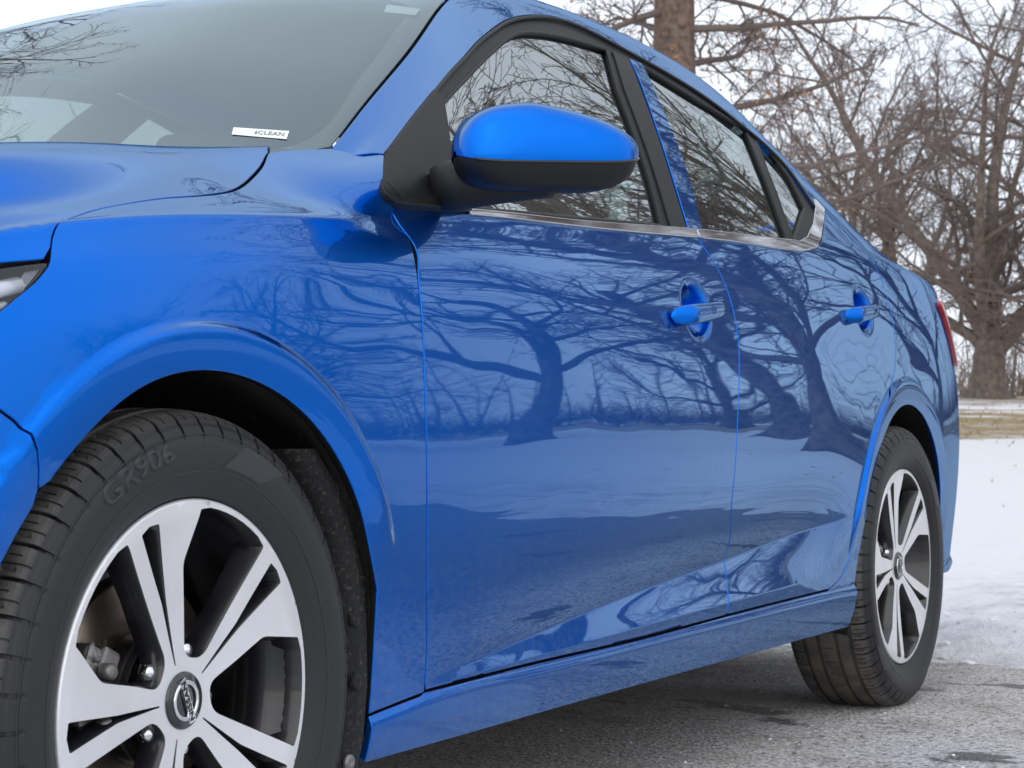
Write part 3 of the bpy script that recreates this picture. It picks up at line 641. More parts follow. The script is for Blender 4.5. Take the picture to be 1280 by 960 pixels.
# the forked tree by the lawn's crest: several leaders from a short trunk
def forked_kind(seed):
    g = TreeGen(seed); flare_base(g.tr, .30)
    P, R = g.limb(Vector((0, 0, -.1)), Vector((.02, 0, 1)), 1.25, .30, .27, .03, 0, 4, 14, g.tr); top = P[-1]
    lim = [dict(wander=.07, trop=.02, seg=10, sides=8, kids=10, angle=(42, 78), ratio=.50, rk=.50, taper=.16, rmin=.02, short=.40, **{'from': .10})] + SPREAD[1:]
    lim = lim[:1]+[dict(SPREAD[1], kids=8, ratio=.5), dict(SPREAD[2], kids=7), SPREAD[3], twig]
    r_ = g.r
    for d, L, r in (((-.10, .12, 1), 8.8, .20), ((.75, -.05, 1), 8.0, .17), ((-.80, -.1, 1), 7.8, .17), ((.05, .75, .95), 7.0, .15), ((-.1, -.75, .9), 7.0, .15), ((-.85, .35, .62), 6.2, .13), ((.95, .25, .7), 6.0, .12)):
        dd = Vector(d).normalized(); keep = g.tr; g.branch(top-dd*.12-Vector((0, 0, r_.random()*.35)), dd, L, r, 1-1, lim)
    for k in range(7):
        a = r_.random()*6.28; dd = Vector((math.cos(a), math.sin(a), r_.uniform(.0, .35))).normalized(); sp = [lim[0]]+SPREAD[1:]
        g.branch(Vector((0, 0, r_.uniform(1.3, 2.4))), dd, r_.uniform(4.5, 6.2), .085, 1, [lim[0], dict(lim[0], kids=12, ratio=.42, wander=.10)]+lim[2:])
    return g.tr.mesh('trunk', BARK), g.cr.mesh('crown', TWIG), None
KIND = {'forked': forked_kind(21), 'spread': tree_kind(5, SPREAD, 9.0, .36), 'spread2': tree_kind(9, SPREAD, 8.0, .30, lean=(.12, 0)), 'pin': tree_kind(14, PIN, 15.5, .42, leaves=3000), 'small': tree_kind(31, SMALL, 5.6, .13)}
def tree(kind, az, dist, scale, rot, label, group=None, name='bare_tree', sink=0.):
    a = math.radians(az); x, y = camera.location.x+dist*math.sin(a), camera.location.y+dist*math.cos(a)
    t = empty(name, (x, y, gz(x, y)-sink)); t.rotation_euler = (0, 0, math.radians(rot)); t.scale = (scale,)*3
    tr, cr_, lf = KIND[kind]
    link('trunk', tr, t); link('crown', cr_, t)
    if lf: link('leaves', lf, t)
    tag(t, label, 'tree', group)
tree('forked', -14.25, 40, 1.0, 20, 'large forked bare tree at the crest of the lawn, right of the rear lamp')
tree('pin', -23.1, 27, 1.0, 0, 'tall straight oak with brown withered leaves rising behind the car roof', name='oak_tree')
tree('small', -18.3, 43, 1.05, 40, 'small bushy bare tree behind the sloping rear pillar, before the wood')
tree('small', -20.8, 58, 1.2, 120, 'slender bare tree beyond the roof between the oak and the bushy tree')
tree('spread2', -16.4, 66, 1.0, 200, 'pale bare tree farther back, left of the forked tree')
tree('spread', -10.0, 52, .9, 75, 'spreading bare tree whose branches reach in from the right, beyond the forked tree')
tree('spread', -50, 20, .95, 10, 'bare tree whose twigs reach over the windscreen at the upper left')
GR = 'bare trees beyond the lawn, mirrored in the doors and windows'
LB = 'bare tree beyond the lawn, seen mirrored in the blue doors and side windows'
for kind, az, dist, sc, rot in (('spread2', 15, 30, 1.05, 300), ('spread', 23.0, 30, .85, 250), ('forked', 33, 33, .95, 80), ('small', 39, 30, 1.1, 30), ('small', 43, 34, 1.2, 130), ('small', 3, 25, 2.1, 200), ('small', 10.5, 19, 2.0, 60), ('small', 18, 42, 1.3, 10)):
    tree(kind, az, dist, sc, rot, LB, GR)

# the wood behind: thin stems and brush as one mass
def wood():
    g = TreeGen(77); r = g.r; mb = g.cr
    for i in range(210):
        az = math.radians(r.uniform(-62, 38)); d = r.uniform(56, 110); x, y = camera.location.x+d*math.sin(az), camera.location.y+d*math.cos(az); z = gz(x, y)
        H = r.uniform(3.5, 9.5); rad = r.uniform(.03, .12)
        P, R = g.limb(Vector((x, y, z-.1)), Vector((r.gauss(0, .06), r.gauss(0, .06), 1)).normalized(), H, rad, .015, .03, .02, 6, 5, mb)
        for k in range(12):
            f = r.uniform(.12, .98); j = min(int(f*6), 5); q = P[j].lerp(P[j+1], f*6-j); a = r.random()*6.28; dd = Vector((math.cos(a), math.sin(a), r.uniform(.25, 1.1))).normalized()
            P2, R2 = g.limb(q, dd, H*r.uniform(.12, .30)*(1.2-f*.6), rad*.28+.006, .008, .13, .02, 3, 3, mb)
            for m in range(3):
                j2 = r.randrange(0, 3); d3 = (dd+Vector((r.gauss(0, .6), r.gauss(0, .6), r.gauss(.2, .5)))).normalized(); g.limb(P2[j2].lerp(P2[j2+1], r.random()), d3, H*.10*r.uniform(.5, 1.2), .010, .006, .12, .02, 2, 3, mb)
    return tag(mb.build('far_wood', pbr('far_wood_bark', (.22, .175, .155), .95, var=.3, vscale=.4)), kind='stuff')
wood()
def brush():
    g = TreeGen(78); r = g.r; mbs = [MB(), MB()]
    for i in range(2300):
        az = math.radians(r.uniform(-62, 40)); d = r.uniform(46, 80); x, y = camera.location.x+d*math.sin(az), camera.location.y+d*math.cos(az); z = gz(x, y); H = r.uniform(.6, 2.5)
        mb = mbs[0 if r.random() < .78 else 1]
        for k in range(8):
            a = r.random()*6.28; dd = Vector((math.cos(a)*.5, math.sin(a)*.5, 1)).normalized(); g.limb(Vector((x+r.gauss(0, .35), y+r.gauss(0, .35), z-.05)), dd, H*r.uniform(.5, 1.1), .014, .007, .16, .0, 3, 3, mb)
    tag(mbs[0].build('undergrowth', pbr('undergrowth_stems', (.20, .155, .125), .95, var=.35, vscale=.5)), kind='stuff')
    tag(mbs[1].build('undergrowth', pbr('undergrowth_green', (.13, .125, .085), .95, var=.35, vscale=.5)), kind='stuff')
brush()
# ---------------------------------------------------------------- trimmed panels on the car surface
def smooth_line(pts, step=.012):
    P = np.array(pts, float); d = np.r_[0, np.cumsum(np.hypot(*np.diff(P, axis=0).T))]
    M = spline_matrix(d); n = max(2, int(d[-1]/step)+1); return [tuple(q) for q in spl(d, P, M, np.linspace(0, d[-1], n))]
def arc(c, r, a0, a1, n=40):
    """angles in degrees, 0 = rearward, 90 = up"""
    return [(c[0]+r*math.cos(math.radians(a0+(a1-a0)*i/n)), c[1]+r*math.sin(math.radians(a0+(a1-a0)*i/n))) for i in range(n+1)]
def densify(poly, step):
    out = []
    for i, a in enumerate(poly):
        b = poly[(i+1) % len(poly)]; L = math.hypot(b[0]-a[0], b[1]-a[1]); n = max(1, int(math.ceil(L/step)))
        out += [(a[0]+(b[0]-a[0])*k/n, a[1]+(b[1]-a[1])*k/n) for k in range(n)]
    o2 = []
    for p in out:
        if not o2 or math.hypot(p[0]-o2[-1][0], p[1]-o2[-1][1]) > 1e-4: o2.append(p)
    if math.hypot(o2[0][0]-o2[-1][0], o2[0][1]-o2[-1][1]) < 1e-4: o2.pop()
    return np.array(o2)
def area(p): x, y = p[:, 0], p[:, 1]; return .5*np.sum(x*np.roll(y, -1)-np.roll(x, -1)*y)
def inset(p, d):
    if area(p) < 0: p = p[::-1]
    e = np.roll(p, -1, 0)-p; e /= np.linalg.norm(e, axis=1, keepdims=True)
    n = np.stack([-e[:, 1], e[:, 0]], 1); n0 = np.roll(n, 1, 0); m = n+n0
    m /= np.maximum(np.linalg.norm(m, axis=1, keepdims=True), 1e-6)
    k = 1/np.clip((m*n).sum(1), .5, 1)
    return p+m*(d*k)[:, None]
def inside(poly, q):
    x, y = q[:, 0], q[:, 1]; c = np.zeros(len(q), bool); j = len(poly)-1
    for i in range(len(poly)):
        xi, yi = poly[i]; xj, yj = poly[j]
        if yi != yj: c ^= ((yi > y) != (yj > y)) & (x < (xj-xi)*(y-yi)/(yj-yi)+xi)
        j = i
    return c
def trim_mesh(poly, holes=(), res=.008, shrink=0., extra=(), ptsx=None):
    """constrained triangulation of a 2-D outline; returns points, triangles"""
    loops = [densify(inset(densify(poly, res), shrink) if shrink else poly, res)]
    if area(loops[0]) < 0: loops[0] = loops[0][::-1]
    for h in holes:
        hh = densify(h, res); loops.append(hh if area(hh) < 0 else hh[::-1])
    lo, hi = loops[0].min(0), loops[0].max(0)
    gx, gy = np.meshgrid(np.arange(lo[0]+res*.5, hi[0], res), np.arange(lo[1]+res*.5, hi[1], res), indexing='ij')
    g = np.stack([gx.ravel(), gy.ravel()], 1); g[:, 1] += (np.round((g[:, 0]-lo[0])/res) % 2)*res*.5
    for (u0, u1, t0, t1, r2) in extra:
        g = g[~((g[:, 0] > u0) & (g[:, 0] < u1) & (g[:, 1] > t0) & (g[:, 1] < t1))]
        ex, ey = np.meshgrid(np.arange(u0, u1, r2), np.arange(t0, t1, r2), indexing='ij'); e = np.stack([ex.ravel(), ey.ravel()], 1)
        e[:, 1] += (np.round((e[:, 0]-u0)/r2) % 2)*r2*.5; g = np.vstack([g, e])
    if ptsx is not None:                                     # rows of points laid along creases; the grid keeps clear of them
        occ = set()
        c4 = res*.8
        for p in ptsx:
            i, j = int(p[0]//c4), int(p[1]//c4)
            for a in (-1, 0, 1):
                for b in (-1, 0, 1): occ.add((i+a, j+b))
        g = g[[i for i, p in enumerate(g) if (int(p[0]//c4), int(p[1]//c4)) not in occ]]; g = np.vstack([g, ptsx])
    k = inside(loops[0], g)
    for h in loops[1:]: k &= ~inside(h, g)
    g = g[k]; B = np.vstack(loops)
    # drop grid points that crowd the outline
    cell = {}
    for p in B: cell.setdefault((int(p[0]//res), int(p[1]//res)), []).append(p)
    keep = []
    for i, p in enumerate(g):
        cx, cy = int(p[0]//res), int(p[1]//res); ok = True
        for a in (-1, 0, 1):
            for b in (-1, 0, 1):
                for q in cell.get((cx+a, cy+b), ()):
                    if (p[0]-q[0])**2+(p[1]-q[1])**2 < (.32*res)**2: ok = False
        if ok: keep.append(i)
    g = g[keep]
    pts = np.vstack([B, g]); edges = []; o = 0
    for L in loops:
        n = len(L); edges += [(o+i, o+(i+1) % n) for i in range(n)]; o += n
    r = delaunay_2d_cdt([Vector((float(a), float(b))) for a, b in pts], edges, [], 0, 1e-7)
    P = np.array([tuple(v) for v in r[0]]); T = np.array([f for f in r[2] if len(f) == 3])
    c = P[T].mean(1); k = inside(loops[0], c)
    for h in loops[1:]: k &= ~inside(h, c)
    T = T[k]
    a, b, d = P[T[:, 0]], P[T[:, 1]], P[T[:, 2]]
    cr = (b[:, 0]-a[:, 0])*(d[:, 1]-a[:, 1])-(b[:, 1]-a[:, 1])*(d[:, 0]-a[:, 0])
    T[cr < 0] = T[cr < 0][:, ::-1]
    T = T[abs(cr) > 1e-12]
    used = np.unique(T); mp = -np.ones(len(P), int); mp[used] = np.arange(len(used))
    return P[used], mp[T]

PANELS = {}
DARKF = []
def panel_data(L, poly, holes=(), res=.008, shrink=.0025, lift=0., edge=.0018, flange=.014, extra=(), both=False, lift_fn=None, pts=None):
    DARKF.clear()
    P2, T = trim_mesh(poly, holes, res, shrink, extra, pts)
    P = L.p(P2[:, 0], P2[:, 1]); N = L.n(P2[:, 0], P2[:, 1])
    if lift: P = P+N*lift
    if lift_fn is not None: P = P+N*lift_fn(P2[:, 0], P2[:, 1])[:, None]
    F = [tuple(t) for t in T]
    if flange:
        he = {}
        for t in T:
            for i in range(3): he[(t[i], t[(i+1) % 3])] = 1
        bd = [(a, b) for (a, b) in he if (b, a) not in he]
        if both: bd = [(a, b) for a, b in bd if not (abs(P[a, 0]) < 2e-3 and abs(P[b, 0]) < 2e-3)]
        tan = np.zeros_like(P); vs = set()
        for a, b in bd:
            d = P[b]-P[a]; d /= max(np.linalg.norm(d), 1e-9); tan[a] += d; tan[b] += d; vs |= {a, b}
        vs = sorted(vs); ix = {v: i for i, v in enumerate(vs)}; vv = np.array(vs)
        out = np.cross(tan[vv], N[vv]); out /= np.maximum(np.linalg.norm(out, axis=1, keepdims=True), 1e-9)
        n0 = len(P); k = len(vv)
        e = edge
        r1 = P[vv]+out*e*.7-N[vv]*e*.3; r2 = P[vv]+out*e-N[vv]*e; r3 = r2-N[vv]*flange
        m1 = N[vv]*.7+out*.7; m1 /= np.linalg.norm(m1, axis=1, keepdims=True)
        P = np.vstack([P, r1, r2, r3]); N = np.vstack([N, m1, out, out])
        for a, b in bd:
            i, j = ix[a], ix[b]
            F += [(a, n0+i, n0+j, b), (n0+i, n0+k+i, n0+k+j, n0+j), (n0+k+i, n0+2*k+i, n0+2*k+j, n0+k+j)]; DARKF.append(len(F)-1)
    if both:                                                 # centreline panels: add the mirrored half
        n0 = len(P); P = np.vstack([P, P*[-1, 1, 1]]); N = np.vstack([N, N*[-1, 1, 1]])
        F += [tuple(n0+i for i in f[::-1]) for f in F]
    return P, F, N
def panel(name, mat, parent, L, poly, label=None, mirror=True, both=False, seam=False, **k):
    P, F, N = panel_data(L, poly, both=both, **k)
    mats, mi = [mat], None
    if seam:                                                 # the folded edge inside a shut line is coloured black as gap shade
        mats = [mat, RUBBER_AND_SHADE]; mi = np.zeros(len(F), int); mi[DARKF] = 1
    o = link(name, mesh_of(name, P, F, mats, True, mi, N), parent)
    r = None
    if mirror and not both:
        r = link(name, mesh_of(name, P*[-1, 1, 1], [f[::-1] for f in F], mats, True, mi, N*[-1, 1, 1]), parent if not isinstance(parent, tuple) else parent[1])
    return o, r
def put(name, mb, mats, parent, mirror_parent=None):
    """a mesh on the left side, and its mirror image on the right side"""
    o = mb.build(name, mats, parent)
    if mirror_parent is not None:
        if not isinstance(mats, (list, tuple)): mats = [mats]
        link(name, mesh_of(name, [(-x, y, z) for x, y, z in mb.V], [f[::-1] for f in mb.F], mats, mb.S, mb.M), mirror_parent)
    return o

car = empty('parked_car', (0, .9, 0))
tag(car, 'blue metallic four-door sedan parked on the grey asphalt in front of the snowy lawn', 'car')
ROOT = empty('body_frame', (0, -.9, 0), car) if False else None
car.location = (0, 0, 0)

GW = .004
SL = lambda k, step=.012: smooth_line(O[k], step)
fd, mid, rd = SL('fd_gap'), SL('mid_gap'), SL('rd_gap')
sillg = SL('sill_gap'); fs = SL('fs_gap')
hoodg = SL('hood_gap'); frame = SL('frame_out'); wsh = SL('wsh')

# rows of points along the creases of the body
def crease_pts():
    R = []
    uu = np.arange(.54, 2.36, .0065)
    for f, offs in ((zc_l, (-.016, -.011, -.007, -.0035, 0, .003, .007, .011, .016, .022)), (zl_l, (-.010, -.0055, -.002, .0015, .005, .009, .014))):
        z = f(uu)
        for i, o in enumerate(offs):
            if o < 0 and f is zc_l: 
                k = (z+o) > zl_l(uu)+.016
            elif o > 0 and f is zl_l: k = (z+o) < zc_l(uu)-.0001
            else: k = np.ones(len(uu), bool)
            R.append(np.stack([uu[k]+(.003 if i % 2 else 0), (z+o)[k]], 1))
    return np.vstack(R)
def ring_pts(c, rs):
    R = []
    for i, r in enumerate(rs):
        n = int(2*math.pi*r/.0075); a = (np.arange(n)+.5*(i % 2))*2*math.pi/n; R.append(np.stack([c[0]+r*np.cos(a), c[1]+r*np.sin(a)], 1))
    P = np.vstack(R); return P[P[:, 1] > .26]
CRP = crease_pts(); RP1 = ring_pts(FA, np.arange(.404, .434, .0035)); RP2 = ring_pts(RA, np.arange(.414, .446, .0035))
uu_ = np.arange(.39, 2.36, .0075); SLP = np.vstack([np.stack([uu_+(.003 if i % 2 else 0), zsill(uu_)-o], 1) for i, o in enumerate((.0045, .008, .0115, .015, .0185, .022, .026))])
uu_ = np.arange(-.34, .44, .0065); SHP = np.vstack([np.stack([uu_+(.003 if i % 2 else 0), uu_*0+.885+o], 1) for i, o in enumerate((-.016, -.012, -.008, -.004, 0, .004, .008, .012, .016))])
# --- front wing
fa = arc(FA, .366, 174, 26, 60)
wing = [(.384, .2579)] + fs[1:] + [p for p in fd[::-1] if .28 < p[1] < .885] + O['wing_top'] + [(.530, .984), (.500, .990), (.462, .996)] + \
       [(p[0], p[1]) for p in hoodg[::-1] if p[0] < .452] + [O['hood_vert'][1], O['hood_vert'][0]] + O['lamp'][1:] + \
       [(-.36, .763), (-.40, .735)] + [(-.40, .718), (-.345, .688)] + O['bump_seam'][:0] + smooth_line([(-.3125, .6642), (-.2813, .6374), (-.262, .575)], .02) + \
       [p for p in fa if p[0] > -.255 and p[1] > .45] + [(.372, .42), (.380, .33)]
wing_l, wing_r = panel('front_wing', PAINT, car, LH, wing, res=.0075, seam=True, pts=np.vstack([RP1, SHP]))
# --- bonnet
hood = [(p[0], p[1]) for p in hoodg] + [(.40, 1.08), (.30, 1.22), (.20, 1.40), (.15, 1.60)] + [(-.86, 1.60), (-.86, 1.15), (-.80, .95), (-.6, .875), (-.40, .860), (-.30, .853), (-.232, .8475)] + O['hood_vert'][1:2]
bonnet, _ = panel('bonnet', PAINT, car, LH, hood, both=True, seam=True, res=.012)
# --- front bumper
bump = smooth_line([(-.262, .575), (-.2813, .6374), (-.3125, .6642)], .02) + [(-.345, .688), (-.40, .718), (-.55, .70), (-.70, .69), (-.895, .68), (-.895, .17), (-.40, .17), (-.357, .24)] + [p for p in fa[::-1] if p[0] < -.255 and p[1] > .25][::-1]
bump = smooth_line([(-.262, .575), (-.2813, .6374), (-.3125, .6642)], .02) + [(-.345, .688), (-.40, .718), (-.55, .70), (-.70, .69), (-.895, .68), (-.895, .17), (-.40, .17), (-.357, .24)] + sorted([p for p in fa if p[0] < -.262 and p[1] > .25], key=lambda p: p[1])
panel('front_bumper', PAINT, car, LH, bump, res=.012)
sec = LH.p(np.full(60, -.893), np.linspace(.155, 1.595, 60))
nose = MB(); ring = [tuple(p) for p in sec]+[(-p[0], p[1], p[2]) for p in sec[::-1]]
nose.add(ring+[(0, -.905, .5)], [(i, (i+1) % len(ring), len(ring)) for i in range(len(ring))][::1], smooth=False)
nose.build('radiator_grille', BLACK, car)
# --- headlight
lens = [(-.227, .8455)] + O['lamp'][1:] + [(-.36, .765), (-.60, .72), (-.72, .74), (-.70, .84), (-.5, .852), (-.36, .851)]
hl, hr = panel('headlight', LENS, car, LH, lens, res=.008, flange=.02)
for par, sg in ((hl, 1), (hr, -1)):
    P, F, N = panel_data(LH, lens, res=.012, shrink=.004, lift=-.034, flange=0)
    link('lamp_housing', mesh_of('lamp_housing', P*[sg, 1, 1], F if sg > 0 else [f[::-1] for f in F], [GLOSSBLACK]), par)
    for a, b, c, w in ((-.262, -.60, .829, .009), (-.285, -.62, .806, .005)):
        uu = np.linspace(a, b, 14); mb = MB()
        p = LH.p(uu, np.full(14, c))+LH.n(uu, np.full(14, c))*-.014
        mb.tube([(x*sg, y, z) for x, y, z in p], w, 8); mb.build('light_bar', WHITELAMP, par)
    mb = MB()
    for k in range(5):
        uu = np.linspace(-.232-.004*k, -.262-.004*k, 6); tt = np.linspace(.845, .822, 6)
        p = LH.p(uu, tt)+LH.n(uu, tt)*-.010
        mb.tube([(x*sg, y, z) for x, y, z in p], .0009, 5)
    mb.build('lens_ribs', CHROME, par)

# --- doors
dtop = SL('chr_bot')
fdoor = [p for p in fd[::-1]] ; fdoor = sillg[:0] + [q for q in sillg if q[0] < 1.6135] + [(1.6140, .2908)]
fdoor = [(.5246, .2735)] + [(q[0], q[1]+.0003) for q in sillg if .53 < q[0] < 1.607] + [(1.6133, .2925)] + [p for p in mid[::-1] if p[1] > .30] + [(1.5556, .962), (.70, .962), (.58, .962), (.489, .972)] + [p for p in fd if .28 < p[1] < .962]
door_extra = [(1.37, 1.54, .76, .92, .0035)]
fdl, fdr = panel('front_door', PAINT, car, LU, fdoor, res=.0065, seam=True, extra=door_extra, pts=CRP)
rdoor = [(1.6133, .2925)] + [(q[0], q[1]+.0003) for q in sillg if 1.62 < q[0] < 2.18] + rd[::-1] + [(2.655, .955), (2.60, 1.0), (2.53, 1.05), (2.487, 1.0785), (2.40, 1.025), (2.30, .975), (2.24, .962), (2.171, .962), (1.5570, .962)] + [p for p in mid if p[1] > .30 and p[1] < .955]
rdoor = [(1.6133, .2925)] + [(q[0], q[1]+.0003) for q in sillg if 1.62 < q[0] < 2.18] + rd[::-1] + [(2.655, .955), (2.60, 1.0), (2.53, 1.05), (2.487, 1.0785), (2.40, 1.025), (2.30, .975), (2.24, .962), (2.171, .962), (1.5570, .962)] + [p for p in mid if .30 < p[1] < .955]
rdl, rdr = panel('rear_door', PAINT, car, LU, rdoor, res=.0065, seam=True, extra=[(2.36, 2.55, .82, .98, .0035)], pts=np.vstack([CRP, RP2]))

# --- body side: windscreen pillar, roof rail, rear quarter and sill in one pressing
ra = arc(RA, .372, 152, 0, 60)
side = [(.386, .195), (1.2, .202), (2.335, .208), (2.352, .25), (2.36, .36)] + [p for p in ra if p[1] > .42] + [(3.092, .37), (3.080, .315), (3.12, .275), (3.3, .27), (3.66, .29)] + \
       [(3.70, .45), (3.70, .9), (3.66, 1.05), (3.45, 1.26), (3.2, 1.372), (2.95, 1.378), (2.75, 1.39), (2.55, 1.40), (2.40, 1.404), (2.0, 1.406), (1.5, 1.404), (1.2, 1.400), (1.10, 1.396)] + \
       wsh[::-1] + [(.462, 1.33), (.495, 1.25)] + frame + [(2.47, 1.09), (2.487, 1.0785)] + [(2.53, 1.05), (2.60, 1.0), (2.655, .955)] + rd + \
       [(q[0], q[1]-.0003) for q in sillg[::-1] if q[0] < 2.18] + [(q[0], q[1]-.0003) for q in fs[::-1] if q[0] < .52]
bsl, bsr = panel('body_side', PAINT, car, LU, side, res=.0085, flange=.008, pts=np.vstack([RP2, SLP]))

# --- window surround (black), with the pillar cover and the blue leading edge of the rear door
w1, w2, w3 = [densify(O[k], .012) for k in ('win1', 'win2', 'win3')]
ctop = SL('chr_top')
surround = [(.60, .966)] + [(q[0], q[1]-.006) for q in ctop] + [(2.24, .965), (2.33, .985), (2.42, 1.035), (2.475, 1.083)] + frame[::-1] + [(.505, 1.12), (.49, 1.02), (.50, .975)]
holes = [O['win1'], O['win2'], O['win3']]
wfl, wfr = panel('window_surround', BLACK, car, LU, surround, holes=holes, res=.01, lift=-.004, shrink=.003, flange=.016)
blue = SL('blue_rear'); bpr = SL('bp_rear')
strip = [(1.5965, .966)] + blue[::-1] + [(1.772, 1.315), (1.745, 1.312)] + bpr + [(1.5330, .966)]
strip = bpr + [(1.5330, .9665), (1.593, .9665)] + blue[::-1]
panel('door_frame_edge', PAINT, car, LU, strip, res=.008, lift=.0005, shrink=.0015, flange=.010)
bpf = [(1.66, 1.328), (1.735, 1.321)] + bpr + [(1.528, .967), (1.435, .968), (1.4227, .9732), (1.4654, 1.0487), (1.5043, 1.1293), (1.5528, 1.2164), (1.6456, 1.3222)]
pillar = [(1.662, 1.318), (1.728, 1.312)] + smooth_line([(1.700, 1.2685), (1.622, 1.157), (1.560, 1.0549), (1.521, .9695)], .02) + [(1.450, .9695), (1.486, 1.0487), (1.526, 1.1293), (1.578, 1.2164)]
panel('pillar_cover', BLACK, car, LU, pillar, res=.01, lift=.0005, shrink=.001, flange=.008)
def pane(name, key, par, mat=GLASS, lift=-.011):
    poly = inset(densify(O[key], .012), -.004)
    return panel(name, mat, par, LU, [tuple(p) for p in poly], res=.02, lift=lift, shrink=0, flange=0, mirror=False)[0], None
def mirror_of(o, parent):
    me = o.data; V = [(-v.co.x, v.co.y, v.co.z) for v in me.vertices]; F = [tuple(p.vertices)[::-1] for p in me.polygons]
    return link(o.name.split('.')[0], mesh_of(o.name.split('.')[0], V, F, [m for m in me.materials]), parent)
for key, nm, pl, pr in (('win1', 'door_window', fdl, fdr), ('win2', 'door_window', rdl, rdr), ('win3', 'quarter_window', rdl, rdr)):
    g, _ = pane(nm, key, pl); mirror_of(g, pr)
    # rubber seal round the pane
    q = densify(O[key], .010); P = LU.p(q[:, 0], q[:, 1])-LU.n(q[:, 0], q[:, 1])*.006
    mb = MB(); mb.tube([tuple(p) for p in np.vstack([P, P[:1]])], .0042, 6, cap=False); put('window_seal', mb, RUBBER_AND_SHADE, pl, pr)
q = np.array([(p[0], p[1]-.004) for p in frame if p[0] > .55]); P = LU.p(q[:, 0], q[:, 1])+LU.n(q[:, 0], q[:, 1])*.001
mb = MB(); mb.tube([tuple(p) for p in P], .0036, 6); put('drip_seal', mb, RUBBER_AND_SHADE, wfl, wfr)

# --- chrome belt moulding with its kick-up at the rear corner
cb = [p for p in SL('chr_bot') if p[0] < 2.13]
chrome = [(.6961, .9685)] + [(q[0], q[1]+.001) for q in ctop if q[0] > .70] + [(2.135, .985), (2.215, 1.03), (2.335, 1.105), (2.405, 1.155), (2.425, 1.150), (2.455, 1.12), (2.475, 1.085), (2.395, 1.04), (2.30, .99), (2.235, .965), (2.171, .9565)] + cb[::-1]
cfront = [p for p in chrome if p[0] < 1.565]
front_c = [(.6961, .9690)] + [(q[0], q[1]+.0015) for q in ctop if .70 < q[0] < 1.556] + [(1.556, .9685), (1.556, .9575)] + [(q[0], q[1]-.001) for q in cb[::-1] if q[0] < 1.55]
rear_c = [(1.562, .9685)] + [(q[0], q[1]+.0015) for q in ctop if 1.566 < q[0] < 2.10] + [(2.13, .967), (2.20, .979), (2.305, 1.018), (2.41, 1.072), (2.447, 1.099), (2.462, 1.099), (2.487, 1.083), (2.395, 1.033), (2.30, .985), (2.235, .9615), (2.171, .9550)] + [(q[0], q[1]-.001) for q in cb[::-1] if q[0] > 1.566] + [(1.562, .9575)]
panel('belt_moulding', CHROME, fdl, LU, front_c, res=.006, lift=.005, shrink=0, edge=.0022, flange=.012, mirror=False)
panel('belt_moulding', CHROME, rdl, LU, rear_c, res=.006, lift=.005, shrink=0, edge=.0022, flange=.012, mirror=False)

# --- roof, windscreen, rear window, boot
roofp = [(1.085, 1.401), (1.2, 1.4045), (1.5, 1.408), (2.0, 1.410), (2.38, 1.408), (2.46, 1.60), (2.50, 1.95), (1.17, 1.95), (1.14, 1.70), (1.11, 1.52)]
roof, _ = panel('roof', PAINT, car, LU, roofp, both=True, res=.02)
P, F, N = panel_data(LU, roofp, res=.04, lift=-.035, flange=0, both=True)
link('headliner', mesh_of('headliner', P, [f[::-1] for f in F], [HEADLINE]), roof)
scr = [(q[0], q[1]+.004) for q in wsh] + [(1.082, 1.405), (1.106, 1.52), (1.136, 1.70), (1.166, 1.95), (.06, 1.95), (.14, 1.75), (.28, 1.56), (.40, 1.42)]
screen, _ = panel('windscreen', WGLASS, car, LU, scr, both=True, res=.02, flange=0, shrink=.001)
inner = [(.425, 1.432), (.487, 1.412), (.634, 1.413), (.76, 1.418), (.901, 1.425), (.985, 1.44), (1.03, 1.52), (1.06, 1.70), (1.085, 1.95)]
fr_poly = [(q[0], q[1]+.004) for q in wsh] + [(1.082, 1.405), (1.106, 1.52), (1.136, 1.70), (1.166, 1.95)] + smooth_line(inner, .02)[::-1] + [(.36, 1.43), (.40, 1.39)]
P, F, N = panel_data(LU, fr_poly, res=.010, lift=-.005, flange=0, both=True, shrink=.001)
link('black_band', mesh_of('black_band', P, F, [FRIT], True, None, N), screen)
# scuttle under the windscreen foot
scut = [(.49, 1.335), (.455, 1.38), (.42, 1.44), (.28, 1.58), (.14, 1.77), (.06, 1.95), (-.05, 1.95), (.05, 1.7), (.2, 1.5), (.36, 1.37)]
panel('scuttle_cover', BLACK, car, LU, scut, both=True, res=.02, lift=-.006)
rearw = [(2.47, 1.412), (2.55, 1.408), (2.75, 1.400), (2.93, 1.390), (3.0, 1.56), (3.03, 1.95), (2.51, 1.95), (2.48, 1.64)]
panel('rear_window', GLASS, car, LU, rearw, both=True, res=.02, flange=0)
boot = [(2.96, 1.385), (3.2, 1.378), (3.45, 1.27), (3.655, 1.06), (3.70, .95), (3.71, 1.95), (3.06, 1.95), (3.02, 1.56)]
panel('boot_lid', PAINT, car, LU, boot, both=True, res=.02)
# tail end
sec = LU.p(np.full(50, 3.705), np.linspace(.2, 1.945, 50)); mb = MB()
ring = [tuple(p) for p in sec]+[(-p[0], p[1], p[2]) for p in sec[::-1]]
mb.add(ring+[(0, 3.73, .6)], [((i+1) % len(ring), i, len(ring)) for i in range(len(ring))], smooth=False)
mb.build('rear_bumper', PAINT, car)
# --- tail lamp: wraps the corner
tl = [(3.29, .918), (3.36, .930), (3.60, .930), (3.69, .915), (3.69, .82), (3.56, .80), (3.47, .815), (3.37, .865)]
panel('tail_light', RED, car, LU, tl, res=.008, lift=.011, shrink=0, edge=.004, flange=.02)
